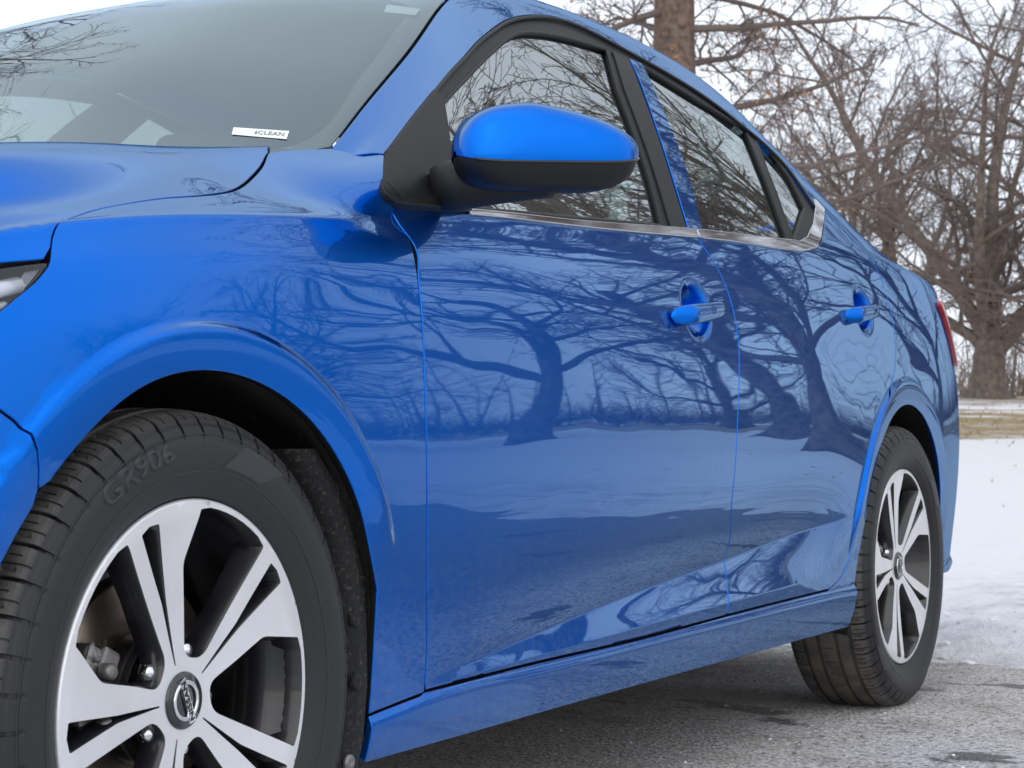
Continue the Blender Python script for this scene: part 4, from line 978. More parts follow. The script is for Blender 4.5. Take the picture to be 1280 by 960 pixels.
# ---------------------------------------------------------------- door handles
def handle(par, hu, hz, mpar, L=.262, tilt=7):
    a = math.radians(tilt); n = 22; rings = []; vb = LU.p(np.array([hu-.13, hu, hu+.13]), np.array([hz-.012, hz, hz+.012]))[:, 0]
    vc = vb[1]+.012
    for i in range(n):
        s = i/(n-1); x = (s-.5)*L
        e = max(0.02, 1-abs(2*s-1)**6)                         # rounded ends
        hh = (.0195-.0055*s)*e**.5; th = .0095*e**.5
        vo = .004+.021*float(sst(s/.22))-.010*float(sst((s-.72)/.28))
        cu, cz = hu+x*math.cos(a), hz+x*math.sin(a); base = np.interp(s, [0, .5, 1], [vb[0], (vb[0]+vb[2])/2+.004, vb[2]])
        rings.append([(base+vo+th*math.cos(t)*(1 if math.cos(t) > 0 else .8), cu-hh*math.sin(t)*math.sin(a), cz+hh*math.sin(t)*math.cos(a))
                      for t in [2*math.pi*k/16 for k in range(16)]])
    mb = MB(); mb.sections(rings); h = put('door_handle', mb, PAINT, par, mpar)
    # gasket line towards the key end
    mb = MB(); s = .80; i = int(s*(n-1)); c = np.mean(rings[i], 0)
    ring = [tuple(c+(np.array(p)-c)*1.03) for p in rings[i]]; ring2 = [tuple(c+(np.array(p)-c)*1.03+np.array([0, .0022, .0003])) for p in rings[i]]
    mb.sections([ring, ring2]); put('handle_joint', mb, RUBBER_AND_SHADE, par, mpar)
    for s in (.93,):
        i = int(s*(n-1)); c = np.mean(rings[i], 0); mb = MB()
        mb.sections([[(c[0]-.05, c[1]+.016*math.cos(t), c[2]+.016*math.sin(t)) for t in np.linspace(0, 2*np.pi, 12, endpoint=False)],
                     [(c[0]-.004, c[1]+.012*math.cos(t), c[2]+.012*math.sin(t)) for t in np.linspace(0, 2*np.pi, 12, endpoint=False)]])
        put('handle_foot', mb, PAINT, par, mpar)
handle(fdl, 1.436, .836, fdr, L=.236); handle(rdl, 2.422, .892, rdr, L=.236)

# ---------------------------------------------------------------- wing mirror
SHELL = pbr('mirror_shell_black', (.008, .008, .0085), .50, spec=.3, bump=.05, bscale=1200)
def mirror_parts():
    A = np.array([.914, .533, .988]); B = np.array([1.085, .742, 1.003])
    ax = (B-A)/np.linalg.norm(B-A); L = np.linalg.norm(B-A)
    up = np.array([0, 0, 1.]); fw = np.cross(up, ax); fw /= np.linalg.norm(fw)     # horizontal, across the housing
    if fw[1] > 0: fw = -fw                                                        # towards the car's nose / outboard
    def prof(s, q):
        """s along the housing 0..1, q around (radians, 0 = front, pi/2 = up)"""
        e_ = 5.0 if s < .5 else 4.2; env = (max(1e-4, 1-abs(2*s-1)**e_))**.5
        top = (.070-.046*max(0, s-.36)**1.3*1.6-.012*max(0, .4-s))*env; bot = (.048+.008*s)*env
        zmid = .008
        c, sn = math.cos(q), math.sin(q)
        x = math.copysign(abs(c)**.55, c); y = math.copysign(abs(sn)**.92, sn)
        dep = (.060 if c > 0 else .055)*env**.9
        return A+ax*(s*L)+fw*dep*x+up*(zmid+(top if sn > 0 else bot)*y)
    return prof
mp_ = mirror_parts()
NS, NQ = 40, 64; cap_m, low_m, glass_m = MB(), MB(), MB()
S_ = [.5-.5*math.cos(math.pi*i/NS) for i in range(NS+1)]; S_ = [min(.9995, max(.0005, .35*i/NS+.65*s)) for i, s in enumerate(S_)]
Q_ = [math.pi*(-1+2*j/NQ) for j in range(NQ)]
grid = [[mp_(s, q) for q in Q_] for s in S_]
split = .975                                                  # height where the painted cap ends, rising a little outboard
V = [tuple(p) for r in grid for p in r]; Fc, Fl = [], []
for i in range(NS):
    for j in range(NQ):
        f = (i*NQ+j, i*NQ+(j+1) % NQ, (i+1)*NQ+(j+1) % NQ, (i+1)*NQ+j)
        z = sum(V[k][2] for k in f)/4
        (Fc if math.sin((Q_[j]+Q_[(j+1) % NQ])/2 if j < NQ-1 else 3.14) > -.30 else Fl).append(f)
def submesh(mb, V, F):
    us = sorted({k for f in F for k in f}); ix = {k: i for i, k in enumerate(us)}
    mb.add([V[k] for k in us], [tuple(ix[k] for k in f) for f in F])
submesh(cap_m, V, Fc)
cc = np.mean(np.array(V), 0); Vl = [tuple(cc+(np.array(p)-cc)*.985) for p in V]; submesh(low_m, Vl, [tuple(f) for f in Fc+Fl])
mir = empty('wing_mirror', (0, 0, 0), car); mir2 = empty('wing_mirror', (0, 0, 0), car)
for m_ in (cap_m,):
    bmx = 0
put('mirror_cap', cap_m, PAINT, mir, mir2); put('mirror_shell', low_m, SHELL, mir, mir2)
# arm from the sail to the housing
arm = MB(); rings = []
for i in range(15):
    s = i/14; c = np.array([.838, .60, .966])*(1-s)+np.array([1.0, .655, .958])*s; w = (.050*(1-s)+.030*s)*min(1, .55+s*3); h = (.030*(1-s)**1.2+.012)*min(1, .6+s*3)
    d = np.array([.80, .60, 0]); n_ = np.array([.60, -.80, 0])
    rings.append([tuple(c+n_*w*math.cos(t)+np.array([0, 0, 1])*h*math.sin(t)) for t in np.linspace(0, 2*np.pi, 20, endpoint=False)])
arm.sections(rings); put('mirror_arm', arm, BLACK, mir, mir2)
# bright seam strip under the cap
seam = MB(); pts = []
for i, s in enumerate(S_[4:-3]):
    p = mp_(s, -.305); pts.append(tuple(cc+(p-cc)*1.003))
seam.tube(pts, .0018, 6); put('cap_seam', seam, GLOSSBLACK, mir, mir2)
# sail panel (black corner of the door)
sail = smooth_line(O['sail_bot'], .01)
sailp = [(p[0]+.004, p[1]) for p in sail if p[0] < .66] + [(.70, .968), (.70, 1.0), (.735, 1.1477), (.790, 1.228), (.7943, 1.2322), (.80, 1.268)] + [q for q in frame[::-1] if q[0] < .79]
def sail_lift(u, t):
    k = np.clip((.66-u)/.16, 0, 1)*np.clip((1.12-t)/.12, 0, 1)
    return .004+.010*k*k*(3-2*k)+.012*np.exp(-((u-.60)/.09)**2-((t-.985)/.035)**2)
panel('mirror_sail', BLACK, car, LU, sailp, res=.008, shrink=.001, edge=.003, flange=.02, lift_fn=sail_lift)
# the separate front tip of the sail, split off by a fine joint
q_ = np.array([(.4655, 1.07), (.480, 1.03), (.492, .985)]); P = LU.p(q_[:, 0], q_[:, 1])+LU.n(q_[:, 0], q_[:, 1])*.0165
mb = MB(); mb.tube([tuple(p) for p in P], .0011, 6); put('sail_joint', mb, RUBBER_AND_SHADE, car, car)

# ---------------------------------------------------------------- wheels
WR = .2225
def pol(r, deg): a = math.radians(deg); return (r*math.sin(a), r*math.cos(a))
def rnd(poly, rad, n=5):
    out = []; k = len(poly)
    for i in range(k):
        p, a, b = np.array(poly[i]), np.array(poly[i-1]), np.array(poly[(i+1) % k])
        da, db = a-p, b-p; la, lb = np.linalg.norm(da), np.linalg.norm(db); r = min(rad[i] if hasattr(rad, '__len__') else rad, la*.45, lb*.45)
        s, e = p+da/la*r, p+db/lb*r
        for q in range(n+1):
            t = q/n; out.append(tuple((1-t)**2*s+2*t*(1-t)*p+t*t*e))
    return out
RI = .2165
def rim_holes():
    H = []
    for k in range(5):
        o = 72*k
        win = [pol(.048, 1+o), pol(.100, -2.6+o), pol(.155, -4.6+o), pol(RI-.003, 3.6+o)] + [pol(RI, 3.6+i*(35.6/8)+o) for i in range(1, 8)] + [pol(RI-.003, 39.2+o), pol(.130, 38.6+o), pol(.055, 37.0+o)]
        rad = [.014, .01, .008, .002] + [.001]*7 + [.003, .01, .014]
        H.append(rnd(win, rad))
        slit = [pol(.043, 50.2+o), pol(.120, 49.3+o), pol(.209, 45.8+o), pol(.212, 50.2+o), pol(.209, 54.6+o), pol(.120, 53.2+o), pol(.043, 52.6+o)]
        H.append(rnd(slit, [.001, .004, .002, .001, .002, .004, .001], 2))
    return H
def face_x(r): return .0885-.0145*np.clip(1-(r/.205)**1.6, 0, 1)
def make_rim():
    outer = [pol(WR, i*3) for i in range(120)]; holes = rim_holes()
    P2, T = trim_mesh(outer, holes, .0055)
    r = np.hypot(P2[:, 0], P2[:, 1]); V = [(float(x), float(y), float(z)) for x, (y, z) in zip(face_x(r), P2)]
    T = T[:, ::1]
    mb = MB(); mb.add(V, [tuple(t) for t in T], 0)
    for h in holes:                                            # pocket walls, drafted so the spokes thicken towards the back
        hp = densify(h, .006); hp = hp if area(hp) > 0 else hp[::-1]
        rr = np.hypot(hp[:, 0], hp[:, 1]); x0 = face_x(rr)
        h2 = inset(hp, .0012); h3 = inset(hp, .0062 if abs(area(hp)) > .002 else .0022)
        x3 = np.minimum(x0-.030, .052); n = len(hp)
        V = [(x0[i]-.0002, *hp[i]) for i in range(n)] + [(x0[i]-.0016, *h2[i]) for i in range(n)] + [(x3[i], *h3[i]) for i in range(n)]
        F = [(q*n+i, q*n+(i+1) % n, (q+1)*n+(i+1) % n, (q+1)*n+i) for q in range(2) for i in range(n)]
        mb.add(V, F, 1)
    # flange lip and barrel
    mb.lathe([(.0885, WR), (.0875, .2245), (.084, .2255), (.080, .2235), (.078, .221)], 120, 0)
    mb.lathe([(.084, .2165), (.050, .2085), (.040, .200), (-.02, .196), (-.085, .205), (-.092, .222)], 96, 1)
    # back of the hub
    mb.lathe([(.050, .072), (.040, .076), (.010, .074)], 40, 1)
    return mb.mesh('rim', ALU, RIMDARK)

def groove(ang_f, x):
    """radial depth of the tread pattern; ang_f is the fraction of the pitch"""
    d = 0.; ax = abs(x)
    for c, w in ((.021, .0042), (.054, .0042)):
        if abs(ax-c) < w: d = max(d, .0065)
    if ax > .0585:
        if .035 < ang_f < .165: d = max(d, .0095)
        if .485 < ang_f < .545 and ax < .090: d = max(d, .003)
        if (.745 < ang_f < .80 or .30 < ang_f < .345) and .062 < ax < .078: d = max(d, .0028)
    elif ax < .0165:
        if .485 < ang_f < .545: d = max(d, .003)
    else:
        if (.04 < ang_f < .12) and ax > .036: d = max(d, .004)
        if .56 < ang_f < .60 : d = max(d, .003)
    return d
def make_tyre():
    side = [(.0775, .2235), (.0835, .2262), (.0870, .2290), (.0885, .2330), (.0935, .2400), (.0982, .2520), (.1010, .2640), (.1022, .2760), (.1018, .2860), (.1000, .2935), (.0988, .2945), (.0990, .2975), (.0975, .3010), (.0950, .3060), (.0925, .3090), (.0915, .3105)]
    trd = [(.0902, .3135), (.0880, .3160), (.0850, .3185), (.0800, .3210), (.0770, .3222), (.0700, .3238), (.0630, .3248), (.0590, .3252), (.0581, .3253), (.0499, .3259), (.0495, .3259), (.0400, .3264), (.0360, .3265), (.0255, .3268), (.0250, .3268), (.0169, .3270), (.0165, .3270), (.008, .3271)]
    half = side+trd; prof = half+[(-x, r) for x, r in half[::-1]]; ns = len(side); k = len(prof)
    fr = [0, .034, .036, .164, .166, .29, .31, .34, .484, .486, .544, .555, .60, .74, .75, .795, .80, .93]; NP = 52
    angs = [(p+f)/NP for p in range(NP) for f in fr]; ff = [f+.0005 for p in range(NP) for f in fr]
    V = []
    for a, f in zip(angs, ff):
        for q, (x, r) in enumerate(prof):
            tread = ns-6 <= q < k-ns+6
            d = groove(f, x) if tread else 0
            if tread and (q < ns or q >= k-ns): d *= .5
            al = 2*math.pi*a; rr = r-d
            y, z = rr*math.sin(al), rr*math.cos(al); xx = x
            if z < -.3185: 
                xx = x*(1+(-.3185-z)*1.6); z = -.3185
            elif z < -.22 : xx = x*(1+.045*(1-min(1, abs(z+.29)/.05)) if abs(z+.29) < .05 else 1) if q < ns or q >= k-ns else x
            V.append((xx, y, z))
    n = len(angs); F, S = [], []
    for i in range(n):
        j = (i+1) % n
        for q in range(k-1):
            F.append((i*k+q, j*k+q, j*k+q+1, i*k+q+1)); S.append(q < ns-6 or q >= k-ns+5)
    F = [f[::-1] for f in F] if False else F
    return mesh_of('tyre', V, F, [TYRE], S)
def tyre_material():
    m, nt, b = nodes('tyre_rubber'); t = nt.nodes.new('ShaderNodeTexCoord')
    n = nt.nodes.new('ShaderNodeTexNoise'); n.inputs['Scale'].default_value = 26; n.inputs['Detail'].default_value = 7; n.inputs['Roughness'].default_value = .65
    nt.links.new(t.outputs['Object'], n.inputs['Vector'])
    sx = nt.nodes.new('ShaderNodeSeparateXYZ'); nt.links.new(t.outputs['Object'], sx.inputs[0])
    yz = nt.nodes.new('ShaderNodeCombineXYZ'); nt.links.new(sx.outputs['Y'], yz.inputs['Y']); nt.links.new(sx.outputs['Z'], yz.inputs['Z'])
    ln = nt.nodes.new('ShaderNodeVectorMath'); ln.operation = 'LENGTH'; nt.links.new(yz.outputs[0], ln.inputs[0])
    ramp = nt.nodes.new('ShaderNodeMapRange'); ramp.inputs['From Min'].default_value = .3125; ramp.inputs['From Max'].default_value = .3225
    nt.links.new(ln.outputs['Value'], ramp.inputs['Value'])
    mul = nt.nodes.new('ShaderNodeMath'); mul.operation = 'MULTIPLY_ADD'; nt.links.new(n.outputs['Fac'], mul.inputs[0])
    mul.inputs[1].default_value = 2.4; mul.inputs[2].default_value = -.40; mul.use_clamp = True
    m2 = nt.nodes.new('ShaderNodeMath'); m2.operation = 'MULTIPLY'; nt.links.new(mul.outputs[0], m2.inputs[0]); nt.links.new(ramp.outputs['Result'], m2.inputs[1])
    mix = nt.nodes.new('ShaderNodeMixRGB'); mix.inputs['Color1'].default_value = (.0125, .0125, .014, 1); mix.inputs['Color2'].default_value = (.12, .112, .10, 1)   # road dust worn into the tread
    nt.links.new(m2.outputs[0], mix.inputs['Fac']); nt.links.new(mix.outputs[0], b.inputs['Base Color'])
    b.inputs['Roughness'].default_value = .52
    # fine ring ribs and grain on the wall
    w = nt.nodes.new('ShaderNodeMath'); w.operation = 'SINE'; w2 = nt.nodes.new('ShaderNodeMath'); w2.operation = 'MULTIPLY'; w2.inputs[1].default_value = 1500
    nt.links.new(ln.outputs['Value'], w2.inputs[0]); nt.links.new(w2.outputs[0], w.inputs[0])
    n2 = nt.nodes.new('ShaderNodeTexNoise'); n2.inputs['Scale'].default_value = 420; n2.inputs['Detail'].default_value = 3; nt.links.new(t.outputs['Object'], n2.inputs['Vector'])
    ad = nt.nodes.new('ShaderNodeMath'); ad.operation = 'MULTIPLY_ADD'; nt.links.new(w.outputs[0], ad.inputs[0]); ad.inputs[1].default_value = .06; nt.links.new(n2.outputs['Fac'], ad.inputs[2])
    bp = nt.nodes.new('ShaderNodeBump'); bp.inputs['Strength'].default_value = .25; bp.inputs['Distance'].default_value = .0012
    nt.links.new(ad.outputs[0], bp.inputs['Height']); nt.links.new(bp.outputs['Normal'], b.inputs['Normal'])
    return m
TYRE = tyre_material()
TYRELET = pbr('raised_tyre_lettering', (.028, .028, .031), .50)

def text_mesh(txt, size, extrude=0., font_bold=.0):
    cu = bpy.data.curves.new('lettering', 'FONT'); cu.body = txt; cu.size = size; cu.extrude = extrude; cu.offset = font_bold
    cu.align_x = 'CENTER'; cu.align_y = 'CENTER'; cu.resolution_u = 4
    o = bpy.data.objects.new('lettering', cu); COL.objects.link(o); bpy.context.view_layer.update()
    me = bpy.data.meshes.new_from_object(o.evaluated_get(bpy.context.evaluated_depsgraph_get()))
    V = [tuple(v.co) for v in me.vertices]; F = [tuple(p.vertices) for p in me.polygons]
    bpy.data.objects.remove(o); bpy.data.curves.remove(cu); bpy.data.meshes.remove(me)
    return V, F
def side_x(r):
    return np.interp(r, [.2330, .2400, .2520, .2640, .2760, .2860, .2935, .2945, .2975, .3010, .3060], [.0885, .0935, .0982, .1010, .1022, .1018, .1000, .0988, .0990, .0975, .0950])
def arc_text(txt, size, r0, centre_deg, lift, bold=0., space=1.):
    """text bent round the tyre wall, reading clockwise; centre angle from up towards the tail"""
    V, F = text_mesh(txt, size, .0, bold); out = []
    for x, y, z in V:
        a = math.radians(centre_deg)+x*space/r0; r = r0+y
        out.append((side_x(r)+lift, r*math.sin(a), r*math.cos(a)))
    n = len(out); out += [(p[0]-.0016, p[1], p[2]) for p in out]
    he = {}
    for f in F:
        for i in range(len(f)): he[(f[i], f[(i+1) % len(f)])] = 1
    F2 = list(F)+[(b, a, a+n, b+n) for (a, b) in he if (b, a) not in he]
    return out, F2

rim_me, tyre_me = make_rim(), make_tyre()
mb = MB(); mb.lathe([(.010, .060), (.012, .062), (.012, .135), (.010, .138), (-.012, .138)], 72); disc_me = mb.mesh('brake_disc', RUST)
mb = MB(); mb.lathe([(-.016, .10), (-.018, .150), (-.025, .152), (-.025, .08)], 48); shield_me = mb.mesh('dust_shield', STEEL)
mb = MB(); mb.lathe([(.040, .0325), (face_x(.03)+.001, .0325), (face_x(.03)+.0035, .0305), (face_x(.03)+.0035, 0)], 40); cap_me = mb.mesh('centre_cap', pbr('gloss_black_cap', (.006, .006, .008), .18, coat=1, coat_r=.04))
CX = face_x(.03)+.0035
# emblem: ring, cross bar and the word on it
mb = MB(); RT = 2*math.pi/40
rings = []
for i in range(41):
    a = RT*i; rings.append([(CX+.0005+.0022*max(0, math.sin(t)), (.0205+.0030*math.cos(t))*math.sin(a), (.0205+.0030*math.cos(t))*math.cos(a)) for t in np.linspace(0, 2*np.pi, 8, endpoint=False)])
mb.sections(rings, cap=False)
emb_ring = mb.mesh('emblem_ring', CHROME2)
TILT = math.radians(22)
def emb_xy(a, b):
    """a along the bar (reading direction), b across, to (y, z)"""
    return (-math.sin(TILT)*a-math.cos(TILT)*b, math.cos(TILT)*a-math.sin(TILT)*b)
mb = MB(); c = [(-.0265, -.0052), (.0265, -.0052), (.0265, .0052), (-.0265, .0052)]
V = [(CX+.0012, *emb_xy(*p)) for p in c]+[(CX+.0040, *emb_xy(p[0]*.985, p[1]*.9)) for p in c]
mb.add(V, [(4, 5, 6, 7), (0, 1, 5, 4), (1, 2, 6, 5), (2, 3, 7, 6), (3, 0, 4, 7)], 0, False); emb_bar = mb.mesh('emblem_bar', CHROME2)
V, F = text_mesh('NISSAN', .0098, 0, .0003); w_ = max(abs(v[0]) for v in V); sx_ = .0235/w_
mb = MB(); mb.add([(CX+.0043, *emb_xy(v[0]*sx_, v[1])) for v in V], F, 0, False); emb_word = mb.mesh('emblem_word', pbr('emblem_letter_black', (.004, .004, .004), .3))
# wheel nut
mb = MB(); hexr = [(.0105*math.cos(math.radians(60*i)), .0105*math.sin(math.radians(60*i))) for i in range(6)]
mb.sections([[(.0, a, b) for a, b in hexr], [(.020, a, b) for a, b in hexr], [(.0245, a*.92, b*.92) for a, b in hexr]], smooth=False)
mb.lathe([(.0245, .0092), (.0285, .0085), (.0315, .0062), (.033, .0)], 18); mb.lathe([(.0, .0145), (.003, .0140), (.005, .0112)], 18)
nut_me = mb.mesh('wheel_nut', CHROME2)
mb = MB(); mb.lathe([(.044, .078), (.036, .076), (.036, .030)], 40); hubp_me = mb.mesh('hub_plate', STEEL)
# caliper: bracket, body, pipe
def cal_mesh():
    mb = MB()
    for a in range(-106, -58, 6):
        R = Matrix.Rotation(math.radians(-a), 4, 'X').to_3x3(); c = pol(.128, a)
        mb.box((.030, *c), (.052, .020, .052), R, 0, .006)
    for a in (-102, -64):
        R = Matrix.Rotation(math.radians(-a), 4, 'X').to_3x3(); mb.box((.048, *pol(.118, a)), (.022, .030, .030), R, 0, .005)
    for a in (-96, -83, -70):
        mb.lathe([(0, .010), (.010, .010), (.014, .006), (.014, 0)], 12, 0, c=(.060, *pol(.126, a)))
    mb.tube([(.05, *pol(.150, -60)), (.055, *pol(.140, -66)), (.050, *pol(.125, -62)), (.03, *pol(.11, -50))], .0045, 8)
    R = Matrix.Rotation(math.radians(30), 4, 'X').to_3x3(); mb.box((.060, *pol(.140, -84)), (.004, .045, .012), R, 1, .002)
    return mb.mesh('brake_caliper', STEEL, CHROME)
cal_me = cal_mesh()
let1 = mesh_of('tyre_lettering', *arc_text('GR906', .034, .2815, -24, .0011, .0010, 1.32), [TYRELET])
small = mesh_of('tyre_lettering', *arc_text('RADIAL', .011, .252, 52, .0006, .0, 1.5), [TYRELET])
def band_mesh():
    mb = MB()
    for a0, a1, r0, r1 in ((8, 24, .262, .2935), (196, 214, .262, .2935)):
        V, F = [], []; n = 24
        for i in range(n+1):
            a = a0+(a1-a0)*i/n
            for r in (r0, (r0+r1)/2, r1): V.append((side_x(r)+.0008, *pol(r, a+(r-r0)*260)))
        for i in range(n):
            for q in range(2): F.append((i*3+q, (i+1)*3+q, (i+1)*3+q+1, i*3+q+1))
        mb.add(V, F)
    for r in (.2945, .2560, .2980):
        pts = [(side_x(r)+.0002, *pol(r, 3*i)) for i in range(121)]; mb.tube(pts, .0007, 5, cap=False)
    return mb.mesh('wall_band', TYRELET)
band_me = band_mesh()
def wheel(v, u, rot, right=False, front=True):
    w = empty('wheel', (v, u, .320), car)
    w.rotation_euler = (0, 0, math.pi if right else 0)
    parts = [('tyre', tyre_me, 0), ('rim', rim_me, 1), ('tyre_lettering', let1, 0), ('wall_band', band_me, 0), ('brake_disc', disc_me, 0), ('dust_shield', shield_me, 0), ('brake_caliper', cal_me, 0),
             ('centre_cap', cap_me, 1), ('emblem_ring', emb_ring, 1), ('emblem_bar', emb_bar, 1), ('emblem_word', emb_word, 1), ('hub_plate', hubp_me, 1)]
    if right: parts = [p for p in parts if p[0] in ('tyre', 'rim', 'brake_disc', 'dust_shield')]
    for nm, me, turn in parts:
        o = link(nm, me, w)
        if turn: o.rotation_euler = (-math.radians(rot), 0, 0)
        elif nm in ('tyre_lettering', 'wall_band', 'tyre') and not front:
            o.rotation_euler = (-math.radians(205), 0, 0) if nm != 'tyre' else (0, 0, 0)
    if not right:
        for k in range(5):
            a = 20+72*k+rot; link('wheel_nut', nut_me, w, (.036, *pol(.0572, a)))
    return w
wheel(.7905, .0055, 0); wheel(.7935, 2.708, -3, front=False); wheel(-.7905, .0055, 30, True); wheel(-.7935, 2.708, 10, True, False)

# ---------------------------------------------------------------- wheel-arch liners, underbody, shell behind the gaps
def liner(cu, u0_deg, u1_deg, r, name, flap=True):
    mb = MB(); n = 40; V, F = [], []
    xs = [.905, .895, .865, .80, .62, .55]; rs = [r+.001, r+.006, r+.014, r+.028, r+.026, r-.02]
    rg = random.Random(3)
    for i in range(n+1):
        a = math.radians(u0_deg+(u1_deg-u0_deg)*i/n)
        for x, q in zip(xs, rs):
            q2 = q+(.004*math.sin(9*a) if .6 < x < .88 else 0)
            uq, zq = cu+q2*math.cos(a), .32+q2*math.sin(a)
            if x > .84:
                sv = float((LH if cu < 1 else LU).p([uq], [max(.16, zq)])[0, 0]); x = min(x-.012, sv-(.907-x)*1.0-.004)
            V.append((x, uq, zq))
    k = len(xs)
    for i in range(n):
        for j in range(k-1): F.append((i*k+j, i*k+j+1, (i+1)*k+j+1, (i+1)*k+j))
    # inner wall
    b = len(V); V.append((.54, cu, .32)); 
    for i in range(n): F.append((i*k+k-1, b, (i+1)*k+k-1))
    mb.add(V, F); return put(name, mb, LINER, car, car)
ln1 = liner(.012, 198, -14, .366, 'wheel_arch_liner'); ln2 = liner(2.722, 190, -1, .372, 'wheel_arch_liner')
# the front liner's rear flap, turned out behind the tyre, with its screws
flap = MB(); prof_ = [(.60, .250), (.55, .304), (.500, .338), (.46, .358), (.42, .366), (.36, .370), (.30, .371), (.24, .363), (.20, .350), (.165, .330)]
V, F = [], []
for z, u in prof_:
    jag = .004*math.sin(z*90)
    V += [(.876, u+.004, z), (.877, u-.020-.012*math.exp(-((z-.42)/.03)**2)+jag, z), (.862, u-.040+jag, z), (.80, u-.045, z), (.60, u-.02, z)]
for i in range(len(prof_)-1):
    for j in range(4): F.append((i*5+j, (i+1)*5+j, (i+1)*5+j+1, i*5+j+1))
flap.add(V, F); fl = put('liner_flap', flap, LINER, ln1)
for z, u in ((.385, .345), (.305, .348), (.205, .332)):
    mb = MB(); mb.lathe([(0, .011), (.004, .011), (.006, .008), (.006, .004), (.003, 0)], 16, c=(.874, u, z)); put('liner_screw', mb, LINER if z > .25 else STEEL, ln1)

under = MB()
under.box((0, 1.36, .24), (1.44, 1.86, .08)); under.box((0, 3.3, .27), (1.3, .62, .14)); under.box((0, -.6, .24), (1.3, .5, .10)); under.box((0, 1.4, .22), (1.0, 2.9, .05))
under.build('underbody', LINER, car)
mb = MB()
mb.box((.60, 2.40, .26), (.24, .10, .07), None, 0, .02); mb.tube([(.70, 2.28, .22), (.60, 2.5, .20), (.3, 2.66, .22)], .022, 10); mb.box((.74, 2.30, .20), (.06, .05, .03), None, 0, .006)
mb.tube([(.45, 2.71, .30), (-.45, 2.71, .30)], .045, 12)
mb.build('rear_suspension', LINER, car)
mb = MB(); mb.box((.76, 2.235, .205), (.05, .035, .02), Matrix.Rotation(.5, 3, 'X'), 0, .004); mb.build('jack_bracket', PAINT, car)
sp = MB(); sp.add([(.862, 2.356, .33), (.862, 2.35, .235), (.855, 2.385, .185), (.74, 2.37, .205), (.66, 2.35, .33)], [(0, 1, 2, 3, 4)], smooth=False); put('mud_deflector', sp, LINER, ln2, ln2)
# dark inner skins so that the panel gaps read as gaps
bk = [(.40, .22), (2.30, .24), (2.36, .40), (2.42, .56), (2.50, .68), (2.60, .78), (2.68, .95), (2.55, 1.02), (2.2, .95), (.45, .95), (.42, .8)]
panel('inner_skin', DARK, car, LU, bk, res=.03, lift=-.026, shrink=0, flange=0)
bk2 = [(.46, .45), (.46, .98)] + [(-.0, .99), (-.25, .87), (-.36, .78), (-.40, .70), (-.30, .63)] + [p for p in arc(FA, .385, 120, 20, 14)]
panel('inner_skin', DARK, car, LH, bk2, res=.03, lift=-.022, shrink=0, flange=0)
panel('inner_skin', DARK, car, LH, [(-.28, .84), (.1, .90), (.42, 1.0), (.40, 1.3), (.15, 1.60), (-.8, 1.60), (-.8, .9)], res=.04, lift=-.03, shrink=0, flange=0, both=True)

# ---------------------------------------------------------------- cabin
mb = MB()
ring = lambda u, w, z0, z1: [(-w, u, z0), (w, u, z0), (w, u, z1), (w*.8, u, z1+.03), (-w*.8, u, z1+.03), (-w, u, z1)]
mb.sections([ring(.20, .70, .80, .93), ring(.45, .72, .75, .955), ring(.62, .72, .72, .965), ring(.78, .70, .70, .93), ring(.84, .68, .66, .86)], smooth=False)
mb.box((.37, .75, .97), (.36, .22, .07), None, 0, .03)
mb.build('dashboard', INTERIOR, car)
mb = MB(); mb.box((0, 1.5, .36), (1.3, 2.1, .10)); mb.box((0, 2.40, .62), (1.3, .10, .60), Matrix.Rotation(-.3, 3, 'X')); mb.box((0, 2.62, .97), (1.25, .55, .04)); mb.build('cabin_floor', INTERIOR, car)
def seat(x):
    s = empty('front_seat', (x, 1.30, .40), car)
    mb = MB(); mb.box((0, -.06, .08), (.50, .52, .16), None, 0, .05); mb.build('seat_cushion', INTERIOR, s)
    mb = MB(); R = Matrix.Rotation(math.radians(-20), 3, 'X'); mb.box((0, .27, .42), (.48, .13, .62), R, 0, .05); mb.build('seat_backrest', INTERIOR, s)
    mb = MB(); mb.box((0, .40, .80), (.27, .10, .17), R, 0, .04); mb.tube([(-.06, .36, .66), (-.06, .40, .76)], .007, 8); mb.tube([(.06, .36, .66), (.06, .40, .76)], .007, 8); mb.build('headrest', INTERIOR, s)
seat(.37); seat(-.37)
s = empty('rear_seat', (0, 2.2, .42), car)
mb = MB(); mb.box((0, -.08, .08), (1.25, .50, .16), None, 0, .05); mb.build('seat_cushion', INTERIOR, s)
mb = MB(); mb.box((0, .26, .40), (1.25, .14, .60), Matrix.Rotation(math.radians(-22), 3, 'X'), 0, .05); mb.build('seat_backrest', INTERIOR, s)
for x in (-.37, .37):
    mb = MB(); mb.box((x, .40, .74), (.27, .09, .14), None, 0, .035); mb.build('headrest', INTERIOR, s)
sw = MB(); pts = []
for i in range(33):
    a = 2*math.pi*i/32; pts.append((.37+.18*math.cos(a), .90+.18*math.sin(a)*.42, .93+.18*math.sin(a)*.9))
sw.tube(pts, .015, 8, cap=False); sw.box((.37, .89, .93), (.13, .05, .10), Matrix.Rotation(.44, 3, 'X'), 0, .02); sw.box((.37, .90, .93), (.32, .02, .03), Matrix.Rotation(.44, 3, 'X'), 0, .005); sw.build('steering_wheel', INTERIOR, car)
mb = MB(); mb.box((0, 1.02, 1.27), (.24, .03, .07), Matrix.Rotation(-.2, 3, 'X'), 0, .012); mb.tube([(0, 1.0, 1.30), (0, .97, 1.35)], .012, 8); mb.build('rear_view_mirror', DARK, car)
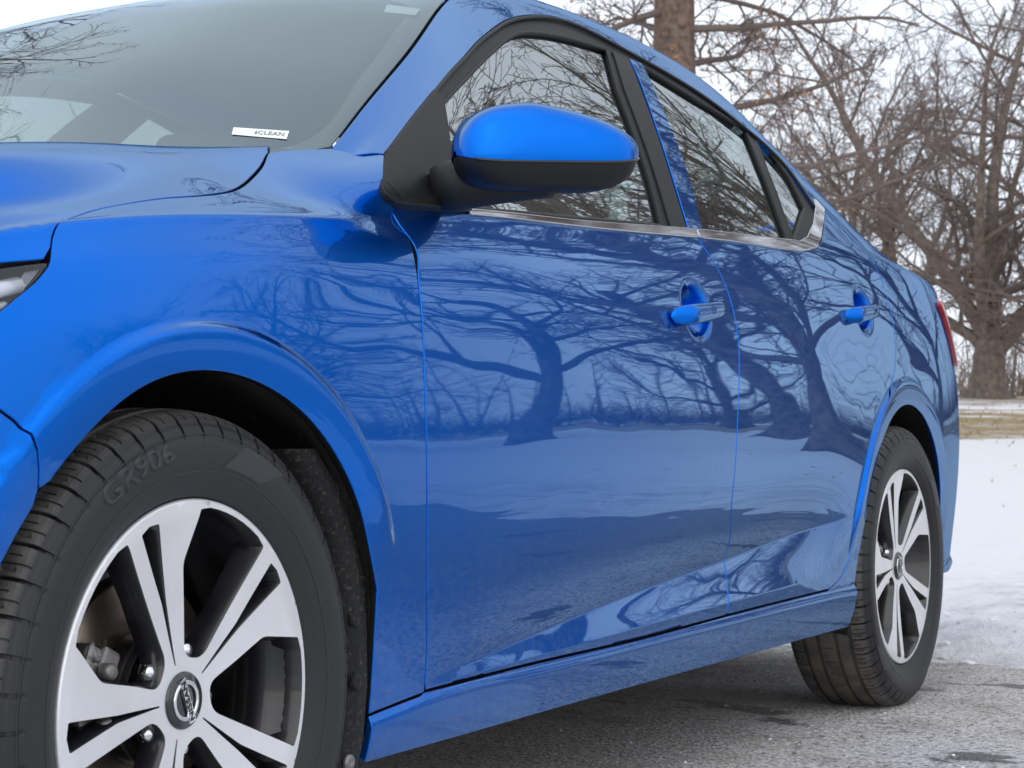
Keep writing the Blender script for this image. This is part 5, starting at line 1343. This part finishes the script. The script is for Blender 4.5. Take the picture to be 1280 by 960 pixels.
# belt line trim inside the doors and pillars on both sides
def inner_trim(sg):
    mb = MB()
    for u0, u1, t in ((.5, 2.3, .93),):
        uu = np.linspace(u0, u1, 12); p = LU.p(uu, np.full(12, t))
        V = []
        for q in p: V += [(sg*(q[0]-.03), q[1], q[2]), (sg*(q[0]-.09), q[1], q[2]-.03), (sg*(q[0]-.10), q[1], .45)]
        F = [(i*3+j, i*3+j+1, (i+1)*3+j+1, (i+1)*3+j) for i in range(11) for j in range(2)]
        mb.add(V, F, 0, False)
    mb.build('door_trim', INTERIOR, car)
inner_trim(1); inner_trim(-1)

# ---------------------------------------------------------------- stickers on the screen
def decal(name, c, txt=None, lift=.0012):
    P = LU.p(np.array([q[0] for q in c]), np.array([q[1] for q in c]))+LU.n(np.array([q[0] for q in c]), np.array([q[1] for q in c]))*lift
    return P
c = [(.41, 1.487), (.431, 1.439), (.454, 1.443), (.431, 1.491)]            # lower left, lower right, upper right, upper left
P = decal('windscreen_sticker', c)
st = link('windscreen_sticker', mesh_of('windscreen_sticker', P, [(0, 1, 2, 3)], [WHITE], False), screen)
def on_quad(P, a, b, up=.0006):
    n = np.cross(P[1]-P[0], P[3]-P[0]); n /= np.linalg.norm(n)
    return (P[0]*(1-a)*(1-b)+P[1]*a*(1-b)+P[2]*a*b+P[3]*(1-a)*b)+n*up
V, F = text_mesh('CLEAN', 1.0, 0, .01); w_ = max(abs(v[0]) for v in V); h_ = max(abs(v[1]) for v in V)
mb = MB(); mb.add([tuple(on_quad(P, .70+v[0]/w_*.24, .5+v[1]/h_*.26)) for v in V], F, 0, False)
mb.add([tuple(on_quad(P, .425+.022*math.sin(t)*(1-.5*max(0, math.cos(t))), .48+.24*math.cos(t))) for t in np.linspace(0, 2*math.pi, 14, endpoint=False)], [tuple(range(14))[::-1]], 0, False)
m2 = mb.build('sticker_print', GREYPRINT, screen)
c2 = [(.931, 1.459), (.940, 1.409), (.973, 1.413), (.972, 1.466)]
P = decal('visor_label', c2, lift=-.0012)
link('visor_label', mesh_of('visor_label', P, [(0, 1, 2, 3)], [pbr('faded_label', (.42, .47, .46), .6)], False), screen)
